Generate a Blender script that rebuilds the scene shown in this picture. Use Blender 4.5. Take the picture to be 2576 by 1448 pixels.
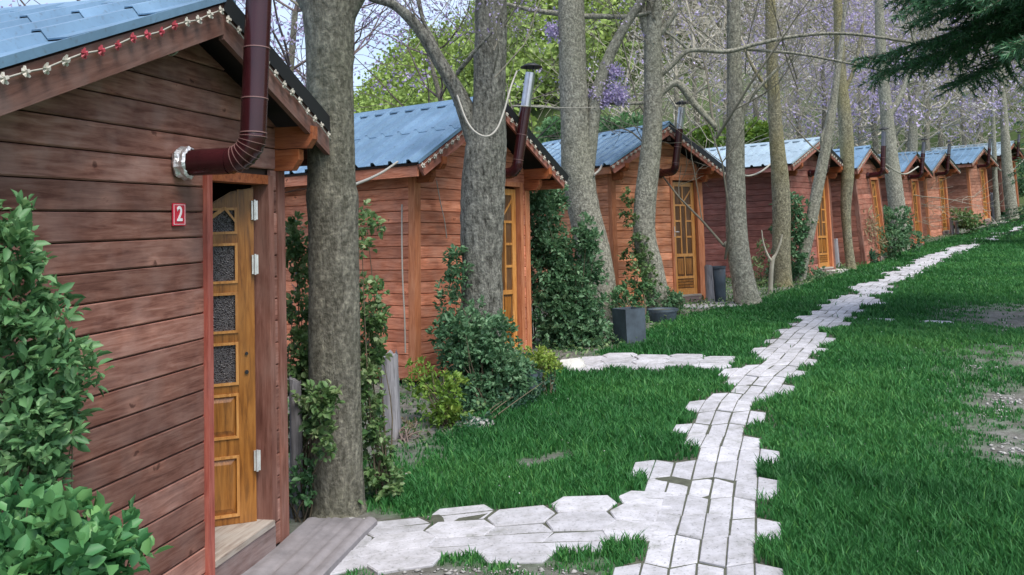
import bpy, math, random
import numpy as np
from mathutils import Vector, Matrix, noise
R = math.radians
rng = np.random.default_rng(7); random.seed(7)
S = bpy.context.scene
COL = S.collection
for o in list(bpy.data.objects): bpy.data.objects.remove(o)

# ------------------------------------------------------------------ camera
PITCH, ROLL, FOC, PPY = 0.09485, 0.04132, 2354.09, 355.89
CZ = 1.8                                                   # eye height
cp, sp, cr, sr = math.cos(PITCH), math.sin(PITCH), math.cos(ROLL), math.sin(ROLL)
_r = np.array([1, 0, 0.]); FW = np.array([0, cp, sp]); _u = np.array([0, -sp, cp])
RT = cr*_r - sr*_u; UP = sr*_r + cr*_u
cam = bpy.data.cameras.new('camera'); camo = bpy.data.objects.new('camera', cam); COL.objects.link(camo)
cam.sensor_width = 36; cam.lens = FOC/2576*36; cam.clip_end = 2000; cam.clip_start = 0.05
cam.shift_y = -(724-PPY)/2576
camo.matrix_world = Matrix(((RT[0], UP[0], -FW[0], 0), (RT[1], UP[1], -FW[1], 0), (RT[2], UP[2], -FW[2], CZ), (0, 0, 0, 1)))
S.camera = camo
# ------------------------------------------------------------------ light
SUN_EL, SUN_ROT = R(58), R(150)
w = bpy.data.worlds.new('World'); S.world = w; w.use_nodes = True
nt = w.node_tree; nt.nodes.clear()
out = nt.nodes.new('ShaderNodeOutputWorld'); bg = nt.nodes.new('ShaderNodeBackground'); bg.inputs[1].default_value = 0.115
sky = nt.nodes.new('ShaderNodeTexSky'); sky.sky_type = 'NISHITA'; sky.sun_disc = False
sky.sun_elevation = SUN_EL; sky.sun_rotation = SUN_ROT; sky.dust_density = 2.0; sky.air_density = 1.0; sky.ozone_density = 2.0
tc = nt.nodes.new('ShaderNodeTexCoord'); mp = nt.nodes.new('ShaderNodeMapping'); mp.inputs['Scale'].default_value = (1, 1, 2.6)
nz = nt.nodes.new('ShaderNodeTexNoise'); nz.inputs['Scale'].default_value = 2.2; nz.inputs['Detail'].default_value = 6; nz.inputs['Roughness'].default_value = .6
rp = nt.nodes.new('ShaderNodeValToRGB'); rp.color_ramp.elements[0].position = .36; rp.color_ramp.elements[1].position = .68
mx = nt.nodes.new('ShaderNodeMix'); mx.data_type = 'RGBA'
ml = nt.nodes.new('ShaderNodeMath'); ml.operation = 'MULTIPLY'; ml.inputs[1].default_value = .6
nt.links.new(tc.outputs['Generated'], mp.inputs[0]); nt.links.new(mp.outputs[0], nz.inputs[0]); nt.links.new(nz.outputs[0], rp.inputs[0])
nt.links.new(rp.outputs[0], ml.inputs[0]); nt.links.new(ml.outputs[0], mx.inputs[0])
nt.links.new(sky.outputs[0], mx.inputs[6]); mx.inputs[7].default_value = (5.6, 6.1, 7.4, 1)
nt.links.new(mx.outputs[2], bg.inputs[0]); nt.links.new(bg.outputs[0], out.inputs[0])
sun = bpy.data.lights.new('sun', 'SUN'); sun.energy = 2.0; sun.angle = R(30); sun.color = (1, .95, .88)
suno = bpy.data.objects.new('sun', sun); COL.objects.link(suno)
sd = Vector((math.sin(SUN_ROT)*math.cos(SUN_EL), math.cos(SUN_ROT)*math.cos(SUN_EL), math.sin(SUN_EL)))
suno.rotation_euler = sd.to_track_quat('Z', 'Y').to_euler(); suno.location = (0, 0, 40)
S.view_settings.view_transform = 'Standard'; S.view_settings.look = 'None'; S.view_settings.exposure = 0.98; S.view_settings.gamma = 1
S.view_settings.use_curve_mapping = False

# ------------------------------------------------------------------ geometry helpers
def ray(px, py):
    return FW + RT*((px-1288)/FOC) - UP*((py-PPY)/FOC)
def at(px, py, d):                                   # world point seen at (px,py) of a 2576-wide view, d metres deep
    p = ray(px, py)*d; return Vector((p[0], p[1], p[2]+CZ))
_s = np.array([-40, -20, -5, 3, 8.6, 14, 20, 24, 30, 35, 40, 46, 55, 70, 100, 400])
_z = np.array([-1.95, -1.9, -1.82, -1.74, -1.47, -1.31, -1.2, -1.15, -1.02, -.83, -.52, -.05, .9, 2.0, 3.0, 6.0])
_ss = np.arange(-60, 420, .5); _zz = np.interp(_ss, _s, _z)
_k = np.exp(-np.linspace(-2, 2, 17)**2); _k /= _k.sum(); _zz = np.convolve(np.pad(_zz, 8, 'edge'), _k, 'valid')
def gz0(x, y):
    return np.interp(x*.55+y*.835, _ss, _zz)+CZ
def gz(x, y):
    x = np.asarray(x, float); y = np.asarray(y, float)
    return gz0(x, y)+.012*np.sin(x*1.7+1)*np.sin(y*1.3)+.008*np.sin(x*4.1+y*3.3)
def ground(px, py):
    r = ray(px, py); lo = 1.; 
    t = 1.0
    while t < 300:
        if CZ+r[2]*t < gz0(r[0]*t, r[1]*t): break
        t *= 1.02
    lo, hi = t/1.02, t
    for _ in range(30):
        m = (lo+hi)/2
        if CZ+r[2]*m < gz0(r[0]*m, r[1]*m): hi = m
        else: lo = m
    return Vector((r[0]*hi, r[1]*hi, float(gz(r[0]*hi, r[1]*hi)))), hi
def gdepth(px, py): return ground(px, py)[1]

def tag(o, label=None, cat=None, group=None, kind=None):
    if label: o['label'] = label
    if cat: o['category'] = cat
    if group: o['group'] = group
    if kind: o['kind'] = kind
    return o
def link(name, me, mat, parent=None, loc=None, rot=None):
    o = bpy.data.objects.new(name, me); COL.objects.link(o)
    if mat is not None and len(me.materials) == 0: me.materials.append(mat)
    if parent is not None: o.parent = parent
    if loc is not None: o.location = loc
    if rot is not None: o.rotation_euler = rot
    return o
def empty(name, loc, rotz=0):
    o = bpy.data.objects.new(name, None); COL.objects.link(o); o.location = loc; o.rotation_euler = (0, 0, rotz); o.empty_display_size = .2
    return o
class MB:
    def __init__(s): s.v = []; s.f = []; s.sm = []
    def add(s, vs, fs, smooth=False):
        b = len(s.v); s.v += [tuple(v) for v in vs]; s.f += [tuple(i+b for i in f) for f in fs]; s.sm += [smooth]*len(fs)
    def box(s, a, b, M=None, ch=0):
        x0, y0, z0 = a; x1, y1, z1 = b
        vs = [Vector(p) for p in ((x0,y0,z0),(x1,y0,z0),(x1,y1,z0),(x0,y1,z0),(x0,y0,z1),(x1,y0,z1),(x1,y1,z1),(x0,y1,z1))]
        if M is not None: vs = [M @ v for v in vs]
        s.add(vs, [(0,3,2,1),(4,5,6,7),(0,1,5,4),(1,2,6,5),(2,3,7,6),(3,0,4,7)])
    def prism(s, pts, d0, d1, axis='y'):             # pts: (a,b) polygon in the plane across axis
        n = len(pts)
        def mk(p, d): return (p[0], d, p[1]) if axis == 'y' else ((d, p[0], p[1]) if axis == 'x' else (p[0], p[1], d))
        vs = [mk(p, d0) for p in pts]+[mk(p, d1) for p in pts]
        s.add(vs, [tuple(range(n)), tuple(range(2*n-1, n-1, -1))]+[(i, i+n, (i+1) % n+n, (i+1) % n) for i in range(n)])
    def tube(s, pts, rad, n=8, cap=True, smooth=True, jit=None):
        pts = [Vector(p) for p in pts]; m = len(pts)
        if not hasattr(rad, '__len__'): rad = [rad]*m
        t0 = (pts[1]-pts[0]).normalized(); ref = Vector((0, 0, 1)) if abs(t0.z) < .9 else Vector((1, 0, 0))
        nx = t0.cross(ref).normalized(); vs = []
        for i, p in enumerate(pts):
            t = (pts[min(i+1, m-1)]-pts[max(i-1, 0)]).normalized()
            nx = (nx - t*nx.dot(t)).normalized(); ny = t.cross(nx)
            for k in range(n):
                a = 2*math.pi*k/n; d = nx*math.cos(a)+ny*math.sin(a)
                rr = rad[i]
                if jit: rr *= jit(p, d, i)
                vs.append(p+d*rr)
        fs = [(i*n+k, i*n+(k+1) % n, (i+1)*n+(k+1) % n, (i+1)*n+k) for i in range(m-1) for k in range(n)]
        s.add(vs, fs, smooth)
        if cap:
            s.add([vs[k] for k in range(n)], [tuple(range(n-1, -1, -1))]); s.add([vs[(m-1)*n+k] for k in range(n)], [tuple(range(n))])
    def mesh(s, name='mesh'):
        me = bpy.data.meshes.new(name); me.from_pydata(s.v, [], s.f); me.polygons.foreach_set('use_smooth', s.sm); me.update(); return me
    def build(s, name, mat, parent=None, loc=None, rot=None): return link(name, s.mesh(name), mat, parent, loc, rot)
def bulk(name, V, Fc, mat, tint=None, parent=None, smooth=False):
    """V (n,3), Fc (m,k) faces of equal size; tint per vertex -> colour attribute"""
    me = bpy.data.meshes.new(name); V = np.ascontiguousarray(V, np.float32); Fc = np.ascontiguousarray(Fc, np.int32)
    m, k = Fc.shape
    me.vertices.add(len(V)); me.vertices.foreach_set('co', V.ravel())
    me.loops.add(m*k); me.loops.foreach_set('vertex_index', Fc.ravel())
    me.polygons.add(m); me.polygons.foreach_set('loop_start', np.arange(0, m*k, k, dtype=np.int32))
    me.update(calc_edges=True)
    if smooth: me.polygons.foreach_set('use_smooth', np.ones(m, bool))
    if tint is not None:
        a = me.color_attributes.new('tint', 'FLOAT_COLOR', 'POINT')
        c = np.ones((len(V), 4), np.float32); t = np.asarray(tint, np.float32)
        if t.ndim == 1: c[:, 0] = t; c[:, 1] = t; c[:, 2] = t
        else: c[:, :3] = t
        a.data.foreach_set('color', c.ravel())
    me.validate()
    return link(name, me, mat, parent)
def spline(pts, n):
    P = [np.array(p, float) for p in pts]; P = [2*P[0]-P[1]]+P+[2*P[-1]-P[-2]]; o = []
    for i in range(1, len(P)-2):
        for j in range(n):
            t = j/n; a, b, c, d = P[i-1], P[i], P[i+1], P[i+2]
            o.append(.5*((2*b)+(-a+c)*t+(2*a-5*b+4*c-d)*t*t+(-a+3*b-3*c+d)*t**3))
    o.append(P[-2]); return o

# ------------------------------------------------------------------ materials
def newmat(name):
    m = bpy.data.materials.new(name); m.use_nodes = True; n = m.node_tree; n.nodes.clear()
    o = n.nodes.new('ShaderNodeOutputMaterial'); b = n.nodes.new('ShaderNodeBsdfPrincipled'); n.links.new(b.outputs[0], o.inputs[0])
    return m, n, b, o
def N(n, t, **kw):
    x = n.nodes.new(t)
    for k, v in kw.items():
        if k.startswith('i_'): x.inputs[k[2:].replace('_', ' ')].default_value = v
        else: setattr(x, k, v)
    return x
def ramp(n, stops):
    r = n.nodes.new('ShaderNodeValToRGB'); e = r.color_ramp.elements
    while len(e) < len(stops): e.new(.5)
    for i, (p, c) in enumerate(stops): e[i].position = p; e[i].color = (*c, 1) if len(c) == 3 else c
    return r
def objcoord(n, scale, rnd=True):
    t = N(n, 'ShaderNodeTexCoord'); mpn = N(n, 'ShaderNodeMapping'); mpn.inputs['Scale'].default_value = scale
    n.links.new(t.outputs['Object'], mpn.inputs[0])
    if rnd:
        oi = N(n, 'ShaderNodeObjectInfo'); mu = N(n, 'ShaderNodeMath', operation='MULTIPLY'); mu.inputs[1].default_value = 173.3
        n.links.new(oi.outputs['Random'], mu.inputs[0])
        cb = N(n, 'ShaderNodeCombineXYZ'); n.links.new(mu.outputs[0], cb.inputs[0]); n.links.new(mu.outputs[0], cb.inputs[1]); n.links.new(mu.outputs[0], cb.inputs[2])
        n.links.new(cb.outputs[0], mpn.inputs['Location'])
        return mpn, oi
    return mpn, None
def mixc(n, f, a, b, mode='MIX'):
    m = N(n, 'ShaderNodeMix', data_type='RGBA', blend_type=mode)
    if hasattr(f, 'outputs') or hasattr(f, 'links'): n.links.new(f if not hasattr(f, 'outputs') else f.outputs[0], m.inputs[0])
    else: m.inputs[0].default_value = f
    for s, i in ((a, 6), (b, 7)):
        if isinstance(s, tuple): m.inputs[i].default_value = (*s, 1) if len(s) == 3 else s
        else: n.links.new(s, m.inputs[i])
    return m.outputs[2]
def bump(n, b, h, s, d=.01):
    bp = N(n, 'ShaderNodeBump'); bp.inputs['Strength'].default_value = s; bp.inputs['Distance'].default_value = d
    n.links.new(h, bp.inputs['Height']); n.links.new(bp.outputs[0], b.inputs['Normal'])
def wood(name, dark, mid, light, axis='x', weather=.35, rough=.75, wc=(.28, .22, .2), knots=True, var=.35, coat=0):
    m, n, b, o = newmat(name)
    sc = {'x': (1.3, 14, 14), 'y': (14, 1.3, 14), 'z': (14, 14, 1.3)}[axis]
    sb = {'x': (3.4, 4, 4), 'y': (4, 3.4, 4), 'z': (4, 4, 2.2)}[axis]
    mp1, oi = objcoord(n, sc); g = N(n, 'ShaderNodeTexNoise'); g.inputs['Scale'].default_value = 3.2; g.inputs['Detail'].default_value = 7; g.inputs['Roughness'].default_value = .62; g.inputs['Distortion'].default_value = .6
    n.links.new(mp1.outputs[0], g.inputs[0])
    r = ramp(n, [(.3, dark), (.52, mid), (.75, light)]); n.links.new(g.outputs[0], r.inputs[0])
    mp2, _ = objcoord(n, sb); bl = N(n, 'ShaderNodeTexNoise'); bl.inputs['Scale'].default_value = 1.7; bl.inputs['Detail'].default_value = 7
    n.links.new(mp2.outputs[0], bl.inputs[0])
    r2 = ramp(n, [(.42, (0, 0, 0)), (.68, (1, 1, 1))]); n.links.new(bl.outputs[0], r2.inputs[0])
    mw = N(n, 'ShaderNodeMath', operation='MULTIPLY'); mw.inputs[1].default_value = weather; n.links.new(r2.outputs[0], mw.inputs[0])
    c = mixc(n, mw, r.outputs[0], wc)
    h = g.outputs[0]
    if knots:
        sk = {'x': (3.4, 5, 5), 'y': (5, 3.4, 5), 'z': (5, 5, 2.6)}[axis]
        mp3, _ = objcoord(n, sk); v = N(n, 'ShaderNodeTexVoronoi'); v.inputs['Scale'].default_value = 1.25
        nn = N(n, 'ShaderNodeTexNoise'); nn.inputs['Scale'].default_value = 6; n.links.new(mp3.outputs[0], nn.inputs[0])
        va = N(n, 'ShaderNodeVectorMath', operation='MULTIPLY_ADD'); va.inputs[1].default_value = (.25, .25, .25)
        n.links.new(nn.outputs[1], va.inputs[0]); n.links.new(mp3.outputs[0], va.inputs[2]); n.links.new(va.outputs[0], v.inputs[0])
        r3 = ramp(n, [(.0, (.22, .14, .12)), (.06, (.45, .36, .33)), (.10, (1.3, 1.25, 1.2)), (.30, (1, 1, 1)), (.62, (.92, .9, .9)), (.8, (.72, .66, .66))]); n.links.new(v.outputs[0], r3.inputs[0])
        c = mixc(n, .8, c, r3.outputs[0], 'MULTIPLY')
    hv = N(n, 'ShaderNodeHueSaturation'); n.links.new(c, hv.inputs['Color'])
    mr = N(n, 'ShaderNodeMapRange'); mr.inputs[3].default_value = 1-var; mr.inputs[4].default_value = 1+var*.8
    n.links.new(oi.outputs['Random'], mr.inputs[0]); n.links.new(mr.outputs[0], hv.inputs['Value'])
    n.links.new(hv.outputs[0], b.inputs['Base Color']); b.inputs['Roughness'].default_value = rough
    b.inputs['Specular IOR Level'].default_value = .3
    if coat: b.inputs['Coat Weight'].default_value = coat; b.inputs['Coat Roughness'].default_value = .25
    bump(n, b, h, .5, .004)
    return m
def plain(name, col, rough=.6, metal=0, nscale=0, namt=.3, bumpd=0):
    m, n, b, o = newmat(name); b.inputs['Roughness'].default_value = rough; b.inputs['Metallic'].default_value = metal
    if nscale:
        mpn, _ = objcoord(n, (1, 1, 1)); t = N(n, 'ShaderNodeTexNoise'); t.inputs['Scale'].default_value = nscale; t.inputs['Detail'].default_value = 8; t.inputs['Roughness'].default_value = .65
        n.links.new(mpn.outputs[0], t.inputs[0])
        r = ramp(n, [(.3, tuple(c*(1-namt) for c in col)), (.7, tuple(min(1, c*(1+namt)) for c in col))]); n.links.new(t.outputs[0], r.inputs[0])
        n.links.new(r.outputs[0], b.inputs['Base Color'])
        if bumpd: bump(n, b, t.outputs[0], .8, bumpd)
    else: b.inputs['Base Color'].default_value = (*col, 1)
    return m
def leafmat(name, a, b_, c_, trans=.3, rough=.45):
    m, n, b, o = newmat(name)
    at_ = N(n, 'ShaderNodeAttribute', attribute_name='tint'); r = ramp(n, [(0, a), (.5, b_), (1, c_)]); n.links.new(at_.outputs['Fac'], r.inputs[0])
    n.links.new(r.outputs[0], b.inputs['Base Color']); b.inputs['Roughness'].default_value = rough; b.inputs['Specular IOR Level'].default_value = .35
    if trans:
        t = N(n, 'ShaderNodeBsdfTranslucent'); hs = N(n, 'ShaderNodeHueSaturation'); hs.inputs['Value'].default_value = 1.3; hs.inputs['Hue'].default_value = .48
        n.links.new(r.outputs[0], hs.inputs['Color']); n.links.new(hs.outputs[0], t.inputs[0])
        mxs = N(n, 'ShaderNodeMixShader'); mxs.inputs[0].default_value = trans
        n.links.new(b.outputs[0], mxs.inputs[1]); n.links.new(t.outputs[0], mxs.inputs[2]); n.links.new(mxs.outputs[0], o.inputs[0])
    return m
# cabin timber, one set per cabin
TINT = {1: ((.12, .042, .029), (.25, .112, .08), (.36, .195, .15), .38),
        2: ((.34, .10, .045), (.64, .23, .125), (.78, .36, .22), .28),
        3: ((.42, .15, .06), (.76, .31, .155), (.86, .44, .27), .28),
        4: ((.17, .055, .042), (.30, .11, .085), (.40, .18, .145), .25),
        5: ((.2, .07, .042), (.36, .135, .09), (.46, .2, .14), .3),
        6: ((.2, .07, .042), (.36, .135, .09), (.46, .2, .14), .3),
        7: ((.30, .115, .06), (.52, .22, .14), (.64, .32, .22), .3),
        8: ((.24, .095, .055), (.44, .19, .125), (.56, .28, .20), .35),
        9: ((.11, .045, .030), (.2, .085, .055), (.27, .13, .09), .3)}
WX = {k: wood('stained_planks_%d' % k, *v[:3], 'x', v[3], wc=(.39, .25, .21) if k == 1 else tuple(c*1.0 for c in (.55, .33, .25))) for k, v in TINT.items()}
WY = {k: wood('stained_side_planks_%d' % k, *v[:3], 'y', v[3], wc=(.5, .29, .22) if k in (2, 3, 7, 8) else (.33, .2, .17)) for k, v in TINT.items()}
M_RED = wood('red_stained_post', (.20, .045, .032), (.33, .085, .06), (.42, .14, .10), 'z', .25, wc=(.4, .2, .17), knots=False, var=.1)
M_ORP = wood('orange_stained_post', (.32, .10, .04), (.52, .19, .085), (.62, .28, .15), 'z', .2, wc=(.42, .22, .15), knots=False, var=.12)
M_BRP = wood('brown_stained_post', (.12, .045, .03), (.22, .095, .068), (.31, .155, .12), 'z', .3, wc=(.33, .22, .18), var=.12)
M_BEAM = wood('orange_beam', (.17, .04, .014), (.34, .095, .03), (.42, .15, .06), 'y', .1, knots=False, var=.15)
M_FASC = wood('brown_fascia', (.09, .04, .03), (.16, .075, .055), (.22, .11, .085), 'x', .3, knots=False, var=.1)
M_FASR = wood('red_fascia', (.2, .07, .045), (.34, .125, .085), (.44, .2, .15), 'x', .25, knots=False, var=.1)
M_SOFF = plain('shade_black_soffit', (.022, .012, .009), .9, 0, 8, .3)  # near black, deep gable shade put into the board colour
M_DOOR = wood('varnished_door_wood', (.12, .04, .008), (.29, .11, .02), (.42, .18, .04), 'z', .12, .32, wc=(.5, .3, .12), knots=False, var=.06, coat=.4)
M_DOORL = wood('pale_door_moulding', (.36, .14, .03), (.56, .25, .065), (.66, .36, .12), 'z', .1, .35, wc=(.6, .4, .2), knots=False, var=.08, coat=.4)
M_DOORD = wood('dark_door_backing', (.06, .026, .01), (.12, .055, .02), (.18, .09, .035), 'z', .1, .4, knots=False, var=.1)
M_SILL = wood('worn_sill', (.2, .15, .12), (.34, .29, .24), (.46, .41, .36), 'x', .4, .85, wc=(.4, .38, .34), knots=False, var=.1)
M_PLINTH = wood('weathered_plinth', (.13, .08, .07), (.22, .15, .135), (.3, .22, .2), 'x', .4, .85, wc=(.3, .27, .26), knots=False, var=.1)
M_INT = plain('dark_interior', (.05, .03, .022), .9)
M_POST = wood('silver_weathered_wood', (.12, .115, .12), (.25, .24, .25), (.4, .385, .39), 'z', .3, .9, wc=(.3, .3, .33), knots=False, var=.15)
def roofmat(name, col, rough):
    m, n, b, o = newmat(name); b.inputs['Metallic'].default_value = .25; b.inputs['Roughness'].default_value = rough
    mpn, oi = objcoord(n, (1, 1, 1)); t = N(n, 'ShaderNodeTexNoise'); t.inputs['Scale'].default_value = 1.5; t.inputs['Detail'].default_value = 8; t.inputs['Roughness'].default_value = .7
    n.links.new(mpn.outputs[0], t.inputs[0])
    r = ramp(n, [(.3, tuple(c*.78 for c in col)), (.5, col), (.72, tuple(min(1, c*1.25+.02) for c in col))]); n.links.new(t.outputs[0], r.inputs[0])
    s = N(n, 'ShaderNodeTexNoise'); s.inputs['Scale'].default_value = 45; s.inputs['Detail'].default_value = 4; n.links.new(mpn.outputs[0], s.inputs[0])
    rs = ramp(n, [(.58, (0, 0, 0)), (.72, (1, 1, 1))]); n.links.new(s.outputs[0], rs.inputs[0])
    ms = N(n, 'ShaderNodeMath', operation='MULTIPLY'); ms.inputs[1].default_value = .35; n.links.new(rs.outputs[0], ms.inputs[0])
    c = mixc(n, ms, r.outputs[0], (.10, .10, .09)); n.links.new(c, b.inputs['Base Color'])
    rr = N(n, 'ShaderNodeMapRange'); rr.inputs[3].default_value = rough-.08; rr.inputs[4].default_value = rough+.2; n.links.new(t.outputs[0], rr.inputs[0]); n.links.new(rr.outputs[0], b.inputs['Roughness'])
    return m
M_ROOF = roofmat('blue_grey_sheet_metal', (.165, .28, .40), .42)
M_ROOF2 = roofmat('pale_sheet_metal', (.38, .49, .56), .38)
M_TRIM = plain('shade_black_flashing', (.02, .02, .024), .45, .3)  # shaded underside of the right roof edge painted in as black
M_PIPE = plain('maroon_enamel', (.038, .008, .010), .22, 0, 6, .2)
M_PEDGE = plain('pipe_edge_glint', (.22, .12, .11), .35)  # lighter ring colour paints the bright highlights on crimps and pipe joints
M_STEELD = plain('dark_steel_pipe', (.16, .16, .18), .35, .7, 12, .2)
M_CHROME = plain('dull_steel_pipe', (.55, .55, .58), .3, .9, 12, .15)
M_CAPB = plain('black_cap', (.015, .015, .017), .5)
M_FOIL = plain('crumpled_foil', (.75, .75, .76), .35, .7, 30, .2, .01)
M_WHITE = plain('white_plastic', (.72, .7, .66), .5, 0, 20, .1)
M_HINGE = plain('hinge_metal', (.72, .72, .7), .35, .5, 25, .2)
M_GLASS = None
def glassmat():
    m, n, b, o = newmat('patterned_dark_glass'); b.inputs['Roughness'].default_value = .12
    mpn, _ = objcoord(n, (1, 1, 1)); v = N(n, 'ShaderNodeTexVoronoi'); v.inputs['Scale'].default_value = 75; v.feature = 'DISTANCE_TO_EDGE'
    t = N(n, 'ShaderNodeTexNoise'); t.inputs['Scale'].default_value = 30; t.inputs['Detail'].default_value = 5
    n.links.new(mpn.outputs[0], t.inputs[0])
    va = N(n, 'ShaderNodeVectorMath', operation='MULTIPLY_ADD'); va.inputs[1].default_value = (.05, .05, .05)
    n.links.new(t.outputs[1], va.inputs[0]); n.links.new(mpn.outputs[0], va.inputs[2]); n.links.new(va.outputs[0], v.inputs[0])
    r = ramp(n, [(.0, (.13, .12, .12)), (.12, (.05, .04, .04)), (.3, (.02, .016, .018))]); n.links.new(v.outputs[0], r.inputs[0])
    n.links.new(r.outputs[0], b.inputs['Base Color']); bump(n, b, v.outputs[0], .9, .006); return m
M_GLASS = glassmat()
def bark(name, a, c, g, gs=.5, furrow=False):
    m, n, b, o = newmat(name); t = N(n, 'ShaderNodeTexCoord')
    mpn = N(n, 'ShaderNodeMapping'); mpn.inputs['Scale'].default_value = (7, 7, 2.2 if furrow else 4.5); n.links.new(t.outputs['Object'], mpn.inputs[0])
    x = N(n, 'ShaderNodeTexNoise'); x.inputs['Scale'].default_value = 3.4; x.inputs['Detail'].default_value = 12; x.inputs['Roughness'].default_value = .74; n.links.new(mpn.outputs[0], x.inputs[0])
    r = ramp(n, [(.34, a), (.5, c), (.66, tuple(k*1.7 for k in c))]); n.links.new(x.outputs[0], r.inputs[0])
    y = N(n, 'ShaderNodeTexNoise'); y.inputs['Scale'].default_value = .9; y.inputs['Detail'].default_value = 5; n.links.new(t.outputs['Object'], y.inputs[0])
    r2 = ramp(n, [(.42, (0, 0, 0)), (.66, (1, 1, 1))]); n.links.new(y.outputs[0], r2.inputs[0])
    mm = N(n, 'ShaderNodeMath', operation='MULTIPLY'); mm.inputs[1].default_value = gs; n.links.new(r2.outputs[0], mm.inputs[0])
    cc = mixc(n, mm, r.outputs[0], g)
    z = N(n, 'ShaderNodeTexVoronoi'); z.inputs['Scale'].default_value = 16; mpz = N(n, 'ShaderNodeMapping'); mpz.inputs['Scale'].default_value = (1, 1, 1.6)
    n.links.new(t.outputs['Object'], mpz.inputs[0]); n.links.new(mpz.outputs[0], z.inputs[0])
    r3 = ramp(n, [(.06, (.35, .33, .3)), (.16, (1, 1, 1))]); n.links.new(z.outputs[0], r3.inputs[0])
    cc = mixc(n, .45, cc, r3.outputs[0], 'MULTIPLY')
    f = N(n, 'ShaderNodeTexNoise'); f.inputs['Scale'].default_value = 38; f.inputs['Detail'].default_value = 8; n.links.new(t.outputs['Object'], f.inputs[0])
    r4 = ramp(n, [(.36, (.62, .62, .6)), (.5, (1, 1, 1)), (.64, (1.35, 1.35, 1.3))]); n.links.new(f.outputs[0], r4.inputs[0]); cc = mixc(n, .8, cc, r4.outputs[0], 'MULTIPLY')
    n.links.new(cc, b.inputs['Base Color']); b.inputs['Roughness'].default_value = .9; b.inputs['Specular IOR Level'].default_value = .15
    ad = N(n, 'ShaderNodeMath', operation='MULTIPLY_ADD'); ad.inputs[1].default_value = .35; n.links.new(f.outputs[0], ad.inputs[0]); n.links.new(x.outputs[0], ad.inputs[2])
    bump(n, b, ad.outputs[0], 1.0, .055 if furrow else .03)
    return m
M_BARK = bark('grey_green_bark', (.12, .112, .086), (.225, .212, .17), (.165, .168, .11), furrow=True)
M_BARKF = bark('furrowed_grey_bark', (.03, .027, .023), (.235, .23, .20), (.17, .17, .13), .35, True)
M_BARKL = bark('pale_grey_bark', (.13, .125, .10), (.30, .29, .24), (.24, .245, .17), .4)
M_BARKY = bark('yellow_lichen_bark', (.12, .11, .08), (.24, .225, .16), (.27, .235, .10), .6)
M_TWIG = plain('pale_twig_bark', (.42, .39, .31), .9, 0, 3, .35)
M_TWIGM = plain('grey_branch_bark', (.20, .185, .14), .9, 0, 3, .35)
M_TWIGD = plain('dark_twig_bark', (.13, .10, .095), .9, 0, 3, .35)
M_STEM = plain('shrub_stem', (.12, .095, .06), .9, 0, 10, .4)
L_DARK = leafmat('dark_glossy_leaves', (.035, .095, .045), (.09, .20, .095), (.21, .35, .19))
L_MID = leafmat('mid_green_leaves', (.05, .13, .055), (.11, .25, .10), (.24, .41, .18))
L_BRIGHT = leafmat('bright_yellow_green_leaves', (.06, .13, .02), (.15, .27, .04), (.32, .42, .09))
L_JADE = leafmat('fresh_round_leaves', (.035, .13, .05), (.08, .24, .09), (.18, .38, .13))
L_IVY = leafmat('ivy_leaves', (.04, .10, .035), (.12, .22, .075), (.32, .40, .20))
L_BLUE = leafmat('blue_green_leaves', (.02, .06, .035), (.05, .13, .075), (.11, .22, .14))
L_NEEDLE = leafmat('spruce_needles', (.02, .08, .034), (.045, .14, .06), (.10, .24, .10), 0)
L_HILL = leafmat('spring_wood_leaves', (.13, .20, .05), (.25, .36, .09), (.38, .50, .14), .2, .8)  # spring greens lightened to stand in for distance haze
L_FLOW = leafmat('lilac_blossom', (.34, .27, .44), (.50, .42, .64), (.70, .62, .82), .3, .7)
L_FLOWP = leafmat('pale_mauve_blossom', (.40, .385, .375), (.55, .53, .52), (.70, .68, .69), .3, .7)
L_DRY = leafmat('dry_pale_leaves', (.12, .09, .05), (.24, .2, .11), (.4, .36, .22))
L_GRASS = leafmat('grass_blades', (.018, .095, .024), (.042, .185, .045), (.12, .31, .075), .3, .6)
def groundmat():
    m, n, b, o = newmat('lawn_soil'); a = N(n, 'ShaderNodeAttribute', attribute_name='tint')
    t = N(n, 'ShaderNodeTexCoord'); x = N(n, 'ShaderNodeTexNoise'); x.inputs['Scale'].default_value = 9; x.inputs['Detail'].default_value = 10; x.inputs['Roughness'].default_value = .7; n.links.new(t.outputs['Object'], x.inputs[0])
    g = ramp(n, [(.3, (.016, .05, .016)), (.55, (.032, .12, .03)), (.75, (.06, .18, .045))]); n.links.new(x.outputs[0], g.inputs[0])
    d = ramp(n, [(.3, (.07, .064, .053)), (.5, (.145, .138, .122)), (.72, (.26, .25, .235))]); n.links.new(x.outputs[0], d.inputs[0])
    c = mixc(n, a.outputs['Fac'], g.outputs[0], d.outputs[0]); n.links.new(c, b.inputs['Base Color']); b.inputs['Roughness'].default_value = .95
    bump(n, b, x.outputs[0], 1, .03); return m
M_GROUND = groundmat()
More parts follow.
